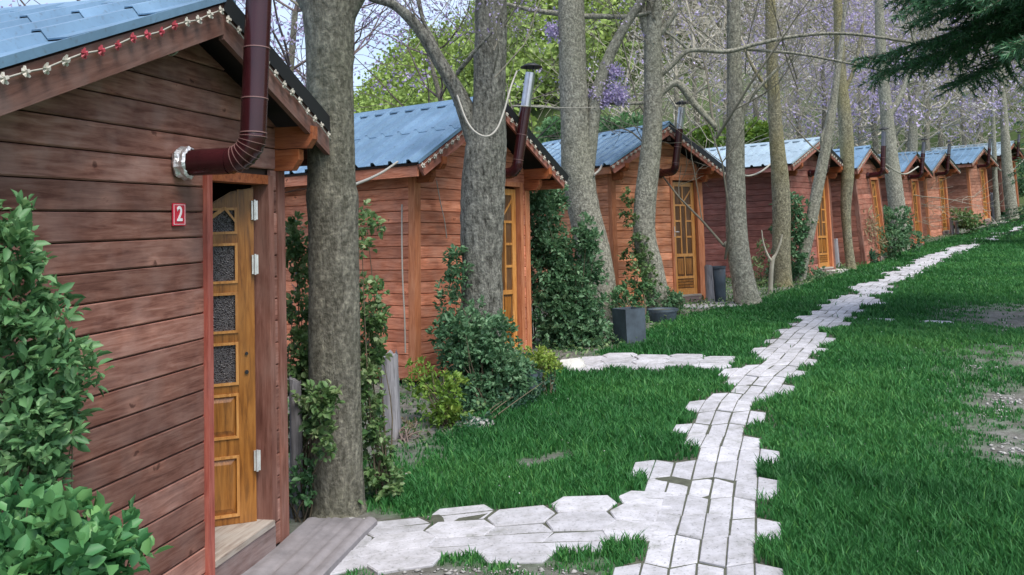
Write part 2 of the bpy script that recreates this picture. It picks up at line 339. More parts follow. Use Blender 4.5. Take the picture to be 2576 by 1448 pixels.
def pavermat():
    m, n, b, o = newmat('pale_concrete_paver')
    mpn, oi = objcoord(n, (1, 1, 1)); x = N(n, 'ShaderNodeTexNoise'); x.inputs['Scale'].default_value = 7; x.inputs['Detail'].default_value = 9; x.inputs['Roughness'].default_value = .7; n.links.new(mpn.outputs[0], x.inputs[0])
    r = ramp(n, [(.26, (.22, .23, .20)), (.42, (.39, .385, .395)), (.56, (.49, .485, .51)), (.72, (.59, .585, .615))]); n.links.new(x.outputs[0], r.inputs[0])
    y = N(n, 'ShaderNodeTexNoise'); y.inputs['Scale'].default_value = 60; y.inputs['Detail'].default_value = 3; n.links.new(mpn.outputs[0], y.inputs[0])
    r2 = ramp(n, [(.28, (.35, .37, .33)), (.42, (1, 1, 1))]); n.links.new(y.outputs[0], r2.inputs[0]); c = mixc(n, .7, r.outputs[0], r2.outputs[0], 'MULTIPLY')
    hv = N(n, 'ShaderNodeHueSaturation'); n.links.new(c, hv.inputs['Color']); mr = N(n, 'ShaderNodeMapRange'); mr.inputs[3].default_value = .85; mr.inputs[4].default_value = 1.1
    n.links.new(oi.outputs['Random'], mr.inputs[0]); n.links.new(mr.outputs[0], hv.inputs['Value']); n.links.new(hv.outputs[0], b.inputs['Base Color'])
    b.inputs['Roughness'].default_value = .85; bump(n, b, x.outputs[0], .5, .004); return m
M_PAVER = pavermat()
M_CONC = plain('grey_concrete', (.215, .20, .205), .85, 0, 5, .3, .006)
M_STONE = plain('grey_stone', (.36, .35, .33), .9, 0, 9, .35, .02)
M_STONEW = plain('pale_stone', (.55, .54, .5), .9, 0, 9, .25, .02)
M_POT = plain('blue_grey_planter', (.06, .08, .10), .6, 0, 6, .4)
M_CABLE = plain('pale_cable', (.38, .36, .31), .6)
M_SIGN = plain('red_enamel', (.55, .02, .05), .35)
M_BULB = plain('cream_flower_bulb', (.50, .47, .40), .4, 0, 60, .2)
M_BULBR = plain('red_flower_bulb', (.42, .06, .08), .4, 0, 60, .2)
M_SOILP = plain('path_bed', (.075, .08, .055), .95, 0, 20, .4, .01)

# ------------------------------------------------------------------ cabins
CAB = {1: ([-1.797, 3.429, -1.525, 1.369, 0.007, -0.008], [2.061, 2.10, 2.68, .24, .504, 3.0, 1.825, 1.248, 1.874]),
       2: ([-1.08, 9.654, -1.302, .938, -.035, -.007], [1.988, 2.0, 2.818, .375, .356, 3.0, 1.876, 1.247, 1.821]),
       3: ([1.503, 14.784, -1.133, .596, -.026, .001], [1.948, 2.069, 2.774, .344, .308, 3.0, 1.888, 1.28, 1.836]),
       4: ([5.539, 19.063, -1.03, .833, -.019, 0], [1.993, 2.114, 2.693, .331, .425, 3.0, 1.919, 1.205, 1.858]),
       5: ([8.133, 22.134, -1.041, .939, .028, .041], [2.006, 2.153, 2.679, .2, .381, 3.0, 1.879, 1.247, 1.858]),
       6: ([11.1, 27.2, -.90, .87, .0, 0], [2.0, 2.1, 2.70, .33, .40, 3.0, 1.88, 1.247, 1.858]),
       7: ([14.034, 32.006, -.673, .817, .025, -.013], [2.004, 2.096, 2.723, .39, .411, 3.0, 1.849, 1.247, 1.858]),
       8: ([16.841, 34.704, -.332, .803, .017, -.005], [1.979, 2.095, 2.688, .318, .496, 3.0, 1.919, 1.247, 1.858]),
       9: ([19.9, 38.3, .10, .80, 0, 0], [2.0, 2.1, 2.70, .33, .42, 3.0, 1.88, 1.247, 1.858])}
LAB = {1: 'nearest cabin, brown planked wall with red number plate and open glazed door',
       2: 'reddish wooden cabin behind the two thickest trunks, with a vine beside its door',
       3: 'bright orange brown wooden cabin third in the row with fretwork door and steel chimney',
       4: 'dark red sided wooden cabin fourth in the row behind the slanting thin trunk',
       5: 'wooden cabin fifth in the row behind pale leafed plant and yellow trunk',
       6: 'wooden cabin sixth in the row, almost hidden behind twin trunks',
       7: 'small far wooden cabin seventh in the row with pale orange posts',
       8: 'small far wooden cabin eighth in the row, near the upper end of the path',
       9: 'farthest wooden cabin at the right edge of the row, mostly hidden by trunks'}
CM = {}
def pose(c):
    x, y, z, yaw, le, l2 = c
    ax = Vector((math.cos(yaw), math.sin(yaw), 0)); ay = Vector((-math.sin(yaw), math.cos(yaw), 0)); az = Vector((0, 0, 1))
    a2 = ax*math.cos(le)+az*math.sin(le); z2 = -ax*math.sin(le)+az*math.cos(le)
    z3 = z2*math.cos(l2)+ay*math.sin(l2); a2.normalize(); y3 = z3.cross(a2).normalized(); z3 = a2.cross(y3)
    return Matrix(((a2.x, y3.x, z3.x, x), (a2.y, y3.y, z3.y, y), (a2.z, y3.z, z3.z, z+CZ), (0, 0, 0, 1)))
def plank_mesh(pts, t=.022, ch=.006):
    """pts: lower-left, lower-right, upper-right, upper-left as (x,z), front towards -y, chamfered top and bottom edges"""
    (x0, z0), (x1, z1), (x2, z2), (x3, z3) = pts; m = MB()
    vs = [(x0, 0, z0), (x1, 0, z1), (x2, 0, z2), (x3, 0, z3),
          (x0, -t+ch, z0), (x1, -t+ch, z1), (x2, -t+ch, z2), (x3, -t+ch, z3),
          (x0, -t, z0+ch), (x1, -t, z1+ch), (x2, -t, z2-ch*.6), (x3, -t, z3-ch*.6)]
    m.add(vs, [(4, 5, 9, 8), (8, 9, 10, 11), (11, 10, 6, 7), (0, 1, 5, 4), (7, 6, 2, 3), (1, 2, 6, 10, 9, 5), (0, 4, 8, 11, 7, 3)])
    return m
PP = .122
def flower_bulb():
    m = MB(); r = .021
    for k in range(5):
        a = k*2*math.pi/5; c = Vector((math.cos(a)*r*.62, -.006, math.sin(a)*r*.62)); q = [Vector((math.cos(a+d)*r*s, y, math.sin(a+d)*r*s)) for d, s, y in ((-.6, .8, 0), (-.25, 1.25, -.008), (.25, 1.25, -.008), (.6, .8, 0), (0, .2, -.012))]
        m.add(q, [(0, 1, 4), (1, 2, 4), (2, 3, 4)])
    m.box((-.007, -.02, -.007), (.007, .006, .007)); return m.mesh('bulb')
BULB = flower_bulb(); BULB_R = BULB.copy(); BULB.materials.append(M_BULB); BULB_R.materials.append(M_BULBR)

def build_door(k, root, xl, xr, hd, angle):
    dw = xr-xl-.04; T = .04
    piv = (xr-.01, .055, .0)
    d = MB()
    if k == 1:
        d.prism([(-dw, .01), (0, .01), (0, 1.81), (-.12, 1.79), (-.22, 1.73), (-.30, 1.68), (-.42, 1.66), (-dw, 1.64)], -.012, .012)
    else: d.prism([(-dw, .01), (0, .01), (0, hd-.02), (-dw, hd-.02)], -.012, .012)
    door = d.build('door', M_DOORD if k > 1 else M_DOOR, root, piv, (0, 0, angle))
    def sub(name, a, b, mat, y0=-.026, y1=.026):
        m = MB(); x0, z0 = a; x1, z1 = b; c = min(.004, (x1-x0)/4)
        m.prism([(x0, z0), (x1, z0), (x1, z1), (x0, z1)], y0, y1); return m.build(name, mat, door)
    if k == 1:
        sub('stile', (-.088, .0), (-.0, 1.80), M_DOOR, -.0255, .0255)
        sub('stile', (-.35, .0), (-.275, 1.655), M_DOOR, -.0255, .0255)
        sub('stile', (-dw, .0), (-dw+.1, 1.63), M_DOOR, -.0255, .0255)
        rows = [(.04, .36), (.45, .69), (.735, .965), (1.015, 1.235), (1.285, 1.505), (1.555, 1.70)]
        for cx0, cx1 in ((-.275, -.088), (-dw+.1, -.35)):
            prev = 0.0
            for i, (a, b) in enumerate(rows):
                sub('rail', (cx0, prev), (cx1, a), M_DOOR, -.022, .022); prev = b
                # moulding border
                fr = MB(); t = .014
                for (p, q) in (((cx0, a), (cx1, a+t)), ((cx0, b-t), (cx1, b)), ((cx0, a+t), (cx0+t, b-t)), ((cx1-t, a+t), (cx1, b-t))):
                    fr.box((p[0], -.030, p[1]), (q[0], .030, q[1]))
                if i == 5:
                    xm = (cx0+cx1)/2
                fr.build('moulding', M_DOORL, door)
                if i >= 2:
                    g = MB(); g.box((cx0+t, -.016, a+t), (cx1-t, .016, b-t)); g.build('glass_pane', M_GLASS, door)
                else:
                    p = MB(); e = .03
                    for s in (-1, 1):
                        o = [(cx0+t, s*.014, a+t), (cx1-t, s*.014, a+t), (cx1-t, s*.014, b-t), (cx0+t, s*.014, b-t)]
                        n_ = [(cx0+t+e, s*.026, a+t+e), (cx1-t-e, s*.026, a+t+e), (cx1-t-e, s*.026, b-t-e), (cx0+t+e, s*.026, b-t-e)]
                        p.add(o+n_, [(0, 1, 5, 4), (1, 2, 6, 5), (2, 3, 7, 6), (3, 0, 4, 7), (4, 5, 6, 7)])
                    p.build('raised_panel', M_DOORD if False else M_DOOR, door)
            if cx1 > -.2:
                tr = MB(); tr.prism([(cx0, 1.70), (cx1, 1.70), (cx1, 1.79), (cx0+.09, 1.74), (cx0, 1.69+.005)], -.022, .022); tr.build('top_rail', M_DOOR, door)
                ar = MB()
                ar.prism([(cx1-.014, 1.62), (cx1-.003, 1.62), (cx1-.06, 1.705), (cx1-.075, 1.70)], -.034, .034)
                ar.prism([(cx0, 1.60), (cx0, 1.625), (cx1-.072, 1.708), (cx1-.062, 1.69)], -.034, .034)
                ar.build('arch_moulding', M_DOORL, door)
        for z in (1.63, 1.33, .27):
            h = MB(); h.box((-.012, -.040, z), (.022, -.027, z+.105)); h.tube([(.004, -.043, z-.004), (.004, -.043, z+.11)], .007, 8); h.build('hinge', M_HINGE, door)
        for z in (.80, .90):
            h = MB(); h.tube([(-.045, -.034, z), (-.045, -.024, z)], .011 if z < .85 else .009, 10); h.build('keyhole_plate', M_CAPB, door)
    else:
        st = .075
        sub('stile', (-st, .0), (0, hd-.03), M_DOORL); sub('stile', (-dw, .0), (-dw+st, hd-.03), M_DOORL)
        x0, x1 = -dw+st, -st; wI = x1-x0; m0 = x0+wI*.31; m1 = x0+wI*.69; b = .022
        z_top = hd-.03
        sub('rail', (x0, z_top-.07), (x1, z_top), M_DOORL); sub('rail', (x0, 0), (x1, .10), M_DOORL)
        sub('rail', (x0, .62), (x1, .67), M_DOORL); sub('rail', (x0, z_top-.40), (x1, z_top-.37), M_DOORL, -.024, .024)
        sub('mullion', (m0, .67), (m0+b, z_top-.40), M_DOORL, -.023, .023); sub('mullion', (m1-b, .67), (m1, z_top-.40), M_DOORL, -.023, .023)
        zz = [.67+(z_top-.40-.67)*f for f in (1/3, 2/3)]
        for z in zz:
            sub('rail', (x0, z), (m0, z+.03), M_DOORL, -.021, .021); sub('rail', (m1, z), (x1, z+.03), M_DOORL, -.021, .021)
        xm = (x0+x1)/2; zb = z_top-.37; zt = z_top-.07
        sub('mullion', (xm-b/2, zb), (xm+b/2, zt), M_DOORL, -.022, .022)
        for sx in (-1, 1):
            mm = MB(); xe = xm+sx*wI/2; mm.prism([(xm+sx*b*.6, zb+.02), (xm+sx*b*.6, zb+.05), (xe, zt-.05), (xe, zt-.085)][::sx], -.019, .019); mm.build('diagonal_bar', M_DOORL, door)
        sub('mullion', (xm-b/2, .30), (xm+b/2, .62), M_DOORL, -.022, .022)
        sub('rail', (x0, .26), (x1, .30), M_DOORL)
        for q in range(3): sub('slat', (x0, .115+q*.046), (x1, .15+q*.046), M_DOOR, -.02, .02)
        for sx in (0, 1):
            a = x0+.012 if sx == 0 else xm+b/2+.01; c = xm-b/2-.01 if sx == 0 else x1-.012
            sub('raised_panel', (a+.015, .33), (c-.015, .59), M_DOOR, -.018, .018)
        h = MB(); h.box((-dw+.02, -.036, .95), (-dw+.045, -.026, 1.12)); h.tube([(-dw+.032, -.036, 1.03), (-dw+.032, -.07, 1.03), (-dw+.10, -.075, 1.03)], .008, 6); h.build('door_handle', M_CHROME, door)
    return door

def roof_sheet(m, p_eave, p_ridge, nrm, y0, y1, pitch=.25, f0=0., f1=1., lift=0.):
    """ribbed sheet between fractions f0..f1 of the slope (0 eave, 1 ridge), ribs run down the slope"""
    A = p_eave.lerp(p_ridge, f0)+nrm*lift; B = p_eave.lerp(p_ridge, f1)+nrm*lift*.2
    prof = []; y = y0
    h = .036
    while y < y1-.001:
        for dy, hh in ((0, 0), (.08, 0), (.10, h), (.135, h), (.155, 0), (.20, 0), (.205, .006), (.21, 0)):
            if y+dy <= y1: prof.append((y+dy, hh))
        y += pitch
    prof.append((y1, 0))
    n = len(prof); vs = []
    for P in (A, B):
        for yy, hh in prof: vs.append(P+Vector((0, yy, 0))+nrm*(hh+.004))
    for P in (A, B):
        for yy, hh in prof: vs.append(P+Vector((0, yy, 0))+nrm*(hh-.002))
    fs = []
    for i in range(n-1):
        fs.append((i, i+1, n+i+1, n+i)); fs.append((2*n+i, 3*n+i, 3*n+i+1, 2*n+i+1))
        fs.append((i, 2*n+i, 2*n+i+1, i+1)); fs.append((n+i, n+i+1, 3*n+i+1, 3*n+i))
    fs.append((0, n, 3*n, 2*n)); fs.append((n-1, 3*n-1, 4*n-1, 2*n-1))
    m.add(vs, fs)

def build_cabin(k):
    c, dm = CAB[k]; W, He, Hp, OF, OS, D, hd, xl, xr = dm
    root = empty('wooden_cabin', (0, 0, 0)); M = pose(c); root.matrix_world = M; CM[k] = M
    tag(root, LAB[k], 'cabin', 'wooden cabins in a row')
    mslope = (Hp-He)/(W/2+OS); XL = -.55 if k == 1 else 0.0; OSL = OS+ (.1 if k == 1 else 0)
    top = lambda x: (He+mslope*(x+OS) if x < W/2 else Hp-mslope*(x-W/2))-.13
    zeL = He-mslope*((-XL+OSL)-OS)
    wx, wy = WX[k], WY[k]
    # --- inner wall shell, door opening left free
    sh = MB(); y0, y1 = .012, .05
    gable = [(XL, -.18), (xl-.03, -.18), (xl-.03, top(xl-.03))] + ([(W/2, top(W/2))] if xl > W/2 else []) + [(XL, top(XL))]
    sh.prism(gable, y0, y1)
    sh.prism([(xr+.03, -.18), (W, -.18), (W, top(W)), (xr+.03, top(xr+.03))], y0, y1)
    sh.prism([(xl-.03, hd+.03), (xr+.03, hd+.03), (xr+.03, top(xr+.03)), (xl-.03, top(xl-.03))], y0, y1)
    sh.box((XL+.01, .05, -.18), (XL+.05, D, top(XL)-.01)); sh.box((W-.05, .05, -.18), (W-.01, D, top(W)-.01))
    sh.prism([(XL, -.18), (W, -.18), (W, top(W)), (W/2, top(W/2)), (XL, top(XL))], D-.04, D)
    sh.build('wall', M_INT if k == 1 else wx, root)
    fl = MB(); fl.box((XL+.05, .05, -.06), (W-.05, D-.05, -.005)); fl.build('floor', M_SILL, root)
    # --- front planks
    z = -.16; fx0 = XL+.06 if XL == 0 else XL; fx1 = W-.06
    while z < top(W/2)-.02:
        zt = z+PP-.005
        def lim(zv):
            l = fx0; r = fx1
            if zv > top(fx0): l = fx0+(zv-top(fx0))/mslope
            if zv > top(fx1): r = fx1-(zv-top(fx1))/mslope
            return l, r
        l0, r0 = lim(z); l1, r1 = lim(min(zt, top(W/2)-.01)); zt = min(zt, top(W/2)-.01)
        segs = [((l0, l1), (r0, r1))]
        if z < hd+.02: segs = [((l0, l1), (xl-.05, xl-.05)), ((xr+.055, xr+.055), (r0, r1))]
        if z < hd+.02 < zt: z_ = z
        for (a0, a1), (b0, b1) in segs:
            if b0-a0 < .03: continue
            mb = plank_mesh([(0, 0), (b0-a0, 0), (b1-a0, zt-z), (a1-a0, zt-z)], .022+random.uniform(-.002, .002))
            o = mb.build('plank', wx, root, (a0, .0, z))
        z += PP
    # --- side planks on the left and right walls
    for side in (0, 1):
        xw = XL if side == 0 else W
        if k == 1 and side == 0: pass
        z = -.16; me = plank_mesh([(0, 0), (D-.06, 0), (D-.06, PP-.005), (0, PP-.005)]).mesh('plank')
        # rotate so that grain runs along local y
        for v in me.vertices: v.co = Vector((v.co.y if side == 0 else -v.co.y, v.co.x, v.co.z))
        if side == 0: me.flip_normals() if hasattr(me, 'flip_normals') else None
        while z < top(xw)-.1:
            link('plank', me, wy, root, (xw, .06, z)); z += PP
    # --- posts
    pm = M_RED if k == 1 else (M_ORP if k in (2, 3, 7, 8) else M_BRP)
    p = MB(); p.box((0, 0, 0), (.09, .09, top(0)+.17+(0)), None); 
    if k != 1: p.build('corner_post', pm, root, (-.027, -.032, -.17))
    p = MB(); p.box((0, 0, 0), (.09, .09, top(W)+.17)); p.build('corner_post', M_BRP if k == 1 else pm, root, (W-.063, -.032, -.17))
    # door frame
    t = .05
    f = MB(); f.box((xl-t, -.045, -.17 if k == 1 else 0), (xl, .06, hd+.05)); f.build('door_jamb', M_RED if k == 1 else M_ORP, root)
    f = MB(); f.box((xr, -.036, -.02), (xr+.062, .07, hd+.05)); f.build('door_jamb', M_BRP if k == 1 else M_ORP, root)
    f = MB(); f.box((xl, -.034, hd), (xr, .06, hd+.05)); f.build('lintel', M_BEAM if k == 1 else M_ORP, root)
    f = MB(); f.box((xl-.0, -.05, -.03), (xr, .35 if k == 1 else .06, -.001)); f.build('sill', M_SILL, root)
    f = MB(); f.box((xl, -.044, -.2), (xr+.02, -.005, -.032)); f.build('plinth_board', M_PLINTH, root)
    build_door(k, root, xl, xr, hd, R(-57) if k == 1 else 0)
    # beam ends
    for xx in (XL+.0, W-.07):
        zt = top(xx+.03)
        for (zz0, zz1, ln, ch) in ((-.145, -.02, OF-.02, .05), (-.27, -.15, OF*.55, .06)):
            b = MB(); b.prism([(-ln, zt+zz0+ch), (-ln+ch*.7, zt+zz0), (.02, zt+zz0), (.02, zt+zz1), (-ln, zt+zz1)], 0, .07, 'x'); b.build('beam_end', M_BEAM, root, (xx, -.033, 0))
    b = MB(); b.box((W/2-.04, -OF+.02, Hp-.28), (W/2+.04, .02, Hp-.17)); k > 1 and b.build('ridge_beam', M_SOFF, root)
    # --- roof
    E0 = Vector((XL-OSL if k == 1 else -OS, 0, zeL if k == 1 else He)); E1 = Vector((W+OS, 0, He)); PK = Vector((W/2, 0, Hp))
    fas = M_FASC if k == 1 else M_FASR
    rm = M_ROOF2 if k in (4, 9) else M_ROOF
    for s, E in ((0, E0), (1, E1)):
        d = (PK-E).normalized(); nrm = Vector((-d.z, 0, d.x)) if s == 0 else Vector((d.z, 0, -d.x))
        if nrm.z < 0: nrm = -nrm
        cuts = [0, .52, 1.0] if k > 1 else [0, .27, .52, .77, 1.0]
        for ci_ in range(len(cuts)-1): m = MB(); roof_sheet(m, E, PK, nrm, -OF, D+.15, .25, max(0, cuts[ci_]-.03), cuts[ci_+1], (.016 if k == 1 else .007) if ci_ else 0.); m.build('roof_sheet', rm, root)
        # soffit boarding under the sheet
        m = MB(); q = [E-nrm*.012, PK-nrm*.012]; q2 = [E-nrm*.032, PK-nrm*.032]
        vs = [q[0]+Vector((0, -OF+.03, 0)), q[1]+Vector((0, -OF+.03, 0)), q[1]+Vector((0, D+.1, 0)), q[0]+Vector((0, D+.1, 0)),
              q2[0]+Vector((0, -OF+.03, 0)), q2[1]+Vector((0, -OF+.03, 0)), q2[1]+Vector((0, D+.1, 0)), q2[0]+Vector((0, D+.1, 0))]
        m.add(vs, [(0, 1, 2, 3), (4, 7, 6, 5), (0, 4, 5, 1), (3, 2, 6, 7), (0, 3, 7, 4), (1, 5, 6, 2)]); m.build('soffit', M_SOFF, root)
        # barge board, its own frame: x along the slope
        ln = (PK-E).length; hgt = (.135 if s == 0 else .165) if k == 1 else .13
        ang = math.atan2(PK.z-E.z, PK.x-E.x)
        bb = MB()
        if s == 0: bb.prism([(0, -.03), (ln, -.03), (ln-hgt*math.tan(abs(ang)), -.03-hgt), (0.02, -.03-hgt)], 0, .028)
        else: bb.prism([(0, .03), (ln, .03), (ln-hgt*math.tan(abs(math.pi-ang)), .03+hgt), (.02, .03+hgt)], 0, .028)
        bb.build('barge_board', fas, root, (E.x, -OF+(.001 if s == 0 else .0), E.z), (0, -ang, 0))
        # edge flashing, coloured shade black on the right slope only
        fb = MB(); th = .08 if s == 1 else .022
        a0 = E+nrm*.004; a1 = PK+nrm*.004
        for (ya, yb) in ((-OF-.012, -OF-.003),):
            vs = [a0-nrm*th+Vector((0, ya, 0)), a1-nrm*th+Vector((0, ya, 0)), a1+nrm*.012+Vector((0, ya, 0)), a0+nrm*.012+Vector((0, ya, 0)),
                  a0-nrm*th+Vector((0, yb, 0)), a1-nrm*th+Vector((0, yb, 0)), a1+nrm*.012+Vector((0, yb, 0)), a0+nrm*.012+Vector((0, yb, 0))]
            fb.add(vs, [(0, 1, 2, 3), (5, 4, 7, 6), (0, 4, 5, 1), (3, 2, 6, 7), (0, 3, 7, 4), (1, 5, 6, 2)])
        fb.build('edge_flashing', M_TRIM if s == 1 else rm, root)
        # eave board
        ev = MB(); x_ = E.x+(.03 if s == 0 else -.055); ev.box((0, 0, 0), (.025, D+OF-.06, .11)); ev.build('eave_board', WY[k], root, (x_, -OF+.035, E.z-.135+(.0)))
    # ridge cap
    rc = MB(); rc.prism([(W/2-.10, Hp-.10*mslope+.022), (W/2, Hp+.034), (W/2+.10, Hp-.10*mslope+.022), (W/2+.10, Hp-.10*mslope+.036), (W/2, Hp+.048), (W/2-.10, Hp-.10*mslope+.036)], -OF-.004, D+.15)
    rc.build('ridge_cap', rm, root)
    # --- chimney pipe
    r = .062; xp, zp = (.985 if k == 1 else 1.0), 1.895 if k in (1,) else 1.99
    Lo = .40 if k == 1 else .42; lean = (Vector((.07, -.02, 1)) if k == 1 else Vector((.09, -.13, 1))).normalized(); Hpipe = {2: 3.12, 3: 3.02}.get(k, 3.0)
    if k == 1: Hpipe = 3.35; Lo = .40
    if k == 2: xp = 1.25
    pts = []; er = .12
    base = Vector((xp, -.03, zp)); elb = Vector((xp, -Lo, zp))
    pts = [base, Vector((xp, -Lo+er, zp))]
    q = MB(); q.tube([base+Vector((0, -.03, 0)), Vector((xp, -Lo+er, zp))], r, 20); q.build('flue_pipe', M_PIPE, root)
    e = MB(); ep = []
    nE = 8
    for i in range(nE*2+1):
        a = i/(nE*2)*math.pi/2
        pt = Vector((xp, -Lo+er, zp+er))+Vector((0, -math.sin(a)*er, -math.cos(a)*er))+Vector((lean.x*.05*math.sin(a/1), 0, 0))*i/(nE*2)
        ep.append(pt)
    e.tube(ep, [r*(1.03 if i % 2 else .955) for i in range(nE*2+1)], 20); e.build('flue_elbow', M_PIPE, root)
    if k == 1:
        for i in range(3, nE*2+1, 2):
            tt_ = (ep[min(i+1, nE*2)]-ep[i-1]).normalized(); rg = MB(); rg.tube([ep[i]-tt_*.0015, ep[i]+tt_*.0015], r*1.045, 20); rg.build('crimp_ring', M_PEDGE, root)
    s0 = ep[-1]; s1 = s0+lean*((Hpipe-s0.z)/lean.z)
    sm = MB(); sp1 = s0.lerp(s1, .62 if k > 1 else .99)
    sm.tube([s0, sp1], r*.97, 20); sm.build('flue_pipe', M_PIPE, root)
    for fz in ((.0, .12, .3, .52, .74) if k == 1 else (.02, .3)):
        pc = s0.lerp(s1, fz); rg = MB(); rg.tube([pc, pc+lean*.005], r*1.02, 20); rg.build('pipe_ring', M_PEDGE, root)
    sm = MB(); sm.tube([sp1-lean*.02, s1], r*.90, 20); sm.build('flue_pipe', M_PIPE if k == 1 else (M_CHROME if k < 5 else M_STEELD), root)
    ct = s1+lean*.07
    cc = MB(); prof = [(.005, .045), (.06, .035), (.125, 0), (.125, -.006), (.06, .02), (.005, .028)]; n = 20; vs = []
    for (rr, zz_) in prof:
        for j in range(n): vs.append(ct+Vector((math.cos(j*2*math.pi/n)*rr, math.sin(j*2*math.pi/n)*rr, zz_)))
    cc.add(vs, [(i*n+j, i*n+(j+1) % n, (i+1)*n+(j+1) % n, (i+1)*n+j) for i in range(5) for j in range(n)], True)
    for j in range(3):
        a = j*2.1; cc.tube([s1+Vector((math.cos(a)*.05, math.sin(a)*.05, -.02)), ct+Vector((math.cos(a)*.05, math.sin(a)*.05, .03))], .004, 5)
    cc.build('flue_cap', M_CAPB, root)
    w_ = MB(); fp = [(0, .068), (-.015, .078), (-.035, .070), (-.055, .074), (-.065, .063)]; vs = []; n = 22
    for yy, rr in fp:
        for j in range(n):
            q2 = rr*(1+.06*math.sin(j*2.3)+.04*math.sin(j*5.1+yy*90)); vs.append((xp+math.cos(j*2*math.pi/n)*q2, -.026+yy, zp+math.sin(j*2*math.pi/n)*q2))
    w_.add(vs, [(i*n+j, (i+1)*n+j, (i+1)*n+(j+1) % n, i*n+(j+1) % n) for i in range(4) for j in range(n)]); w_.build('wall_collar', M_FOIL if k == 1 else M_PIPE, root)
    # --- fairy lights along the barge boards
    if k <= 5 or k in (7, 8):
        st = empty('string_lights', M @ Vector((W/2, -OF-.02, Hp-.1))); st.matrix_world = M
        tag(st, {1: 'cream and red flower lights along the gable of the nearest cabin', 2: 'string of cream flower lights on the second cabin, partly behind the forked trunk',
                 3: 'string of pinkish flower lights on the gable of the orange cabin third in the row', 4: 'string of flower lights on the gable of the fourth cabin behind the slanting thin trunk',
                 5: 'string of flower lights on the gable of the fifth cabin', 7: 'string of flower lights on the gable of the seventh cabin', 8: 'string of flower lights on the gable of the eighth cabin'}[k], 'string lights', 'flower string lights on the gables')
        cab = MB(); off = -.03-hgt*.5
        for s, E in ((0, E0), (1, E1)):
            d = (PK-E).normalized(); nrm = Vector((-d.z, 0, d.x)) if s == 0 else Vector((d.z, 0, -d.x)); nrm = nrm if nrm.z > 0 else -nrm
            ln = (PK-E).length; npt = int(ln/.105); pts = []
            for i in range(npt+1):
                tt = .03+i*.105
                if tt > ln-.03: break
                P = E+d*tt+nrm*(-.055 if s == 0 else -.105)+Vector((0, -OF-.012, .006*math.sin(i*1.9)))
                pts.append(P)
                red = (k == 1 and s == 0 and .50 < tt/ln < .80)
                b = link('bulb', BULB_R if red else BULB, None, st, P+Vector((0, -.004, 0)), (random.uniform(-.3, .3), -math.atan2(d.z, d.x), random.uniform(-.2, .2)))
                b.scale = (1.1,)*3 if k > 1 else (.85,)*3
            cab.tube(pts, .0035, 5)
        cab.build('cable', M_CABLE, st)
    return root
for k in CAB: build_cabin(k)

# number plate on the nearest cabin
sg = empty('number_plate', (0, 0, 0)); sg.matrix_world = CM[1] @ Matrix.Translation((.972, -.026, 1.655))
tag(sg, 'small red number plate with a white 2 beside the door of the nearest cabin', 'sign')
m = MB(); m.box((-.053, -.006, -.052), (.053, 0, .052)); m.build('plate', M_SIGN, sg)
m = MB()
for a, b in (((-.047, -.046), (.047, -.044)), ((-.047, .044), (.047, .046)), ((-.047, -.044), (-.045, .044)), ((.045, -.044), (.047, .044))): m.box((a[0], -.0075, a[1]), (b[0], -.006, b[1]))
m.build('border', plain('white_paint', (.8, .78, .78), .5), sg)
tcu = bpy.data.curves.new('numeral', 'FONT'); tcu.body = '2'; tcu.size = .095; tcu.extrude = .001; tcu.offset = .0022; tcu.align_x = 'CENTER'; tcu.align_y = 'CENTER'
to = bpy.data.objects.new('tmp', tcu); COL.objects.link(to); dg = bpy.context.evaluated_depsgraph_get()
tm = bpy.data.meshes.new_from_object(to.evaluated_get(dg)); bpy.data.objects.remove(to)
nm = link('numeral', tm, None, sg, (0, -.008, 0), (R(90), 0, 0)); tm.materials.clear(); tm.materials.append(bpy.data.materials['white_paint'])

# ------------------------------------------------------------------ ground
def cab_local(x, y, k):
    c = CAB[k][0]; dx, dy = x-c[0], y-c[1]; a = c[3]
    return dx*math.cos(a)+dy*math.sin(a), -dx*math.sin(a)+dy*math.cos(a)
DIRT = []
for (px, py, a, b, s) in [(2610, 800, 1.1, 1.6, .85), (2610, 900, .8, .9, .7), (2590, 1010, .6, .9, .8), (2590, 1120, .5, .6, .75), (2480, 1060, .35, .5, .6), (2480, 930, .6, .35, .5),
                       (1350, 1165, .17, .16, .95), (1400, 1150, .12, .1, .7), (1150, 1450, .75, .16, .9), (1000, 1430, .3, .12, .9), (1400, 1455, .5, .1, .8), (880, 1310, .35, .15, 1), (900, 1380, .2, .3, .8), (2330, 900, .5, .1, .35), (1880, 1160, .06, .06, .5), (1030, 1130, .35, .5, .6), (1450, 905, .5, .25, .8), (1500, 870, .7, .3, .7)]:
    p, _ = ground(px, py); DIRT.append((p.x, p.y, a, b, s))
EDGE = [ground(px, py)[0] for px, py in ((870, 1440), (925, 1290), (975, 1180), (1040, 1125), (1170, 1075), (1290, 1000), (1400, 930), (1550, 880), (1700, 800), (1900, 765), (2100, 695), (2300, 620), (2420, 590), (2570, 545))]
ex = np.array([p.x for p in EDGE]); ey = np.array([p.y for p in EDGE])
def dirt(x, y):
    x = np.asarray(x, float); y = np.asarray(y, float); t = np.zeros_like(x)
    for (cx, cy, a, b, s) in DIRT: t = np.maximum(t, s*1.15*np.exp(-(((x-cx)/a)**2+((y-cy)/b)**2)**1.3))
    xe = np.interp(y, ey, ex); bed = np.clip((xe-x)/.25+.2, 0, .85)*(y < 45)
    return np.clip(np.maximum(t, bed), 0, 1)
def nz2(x, y, f):
    return (np.sin(x*f*1.3+np.sin(y*f*.9)*1.7)+np.sin(y*f*1.7+np.sin(x*f*1.1+2)*1.5)+np.sin((x+y)*f*2.3+1.3))/3
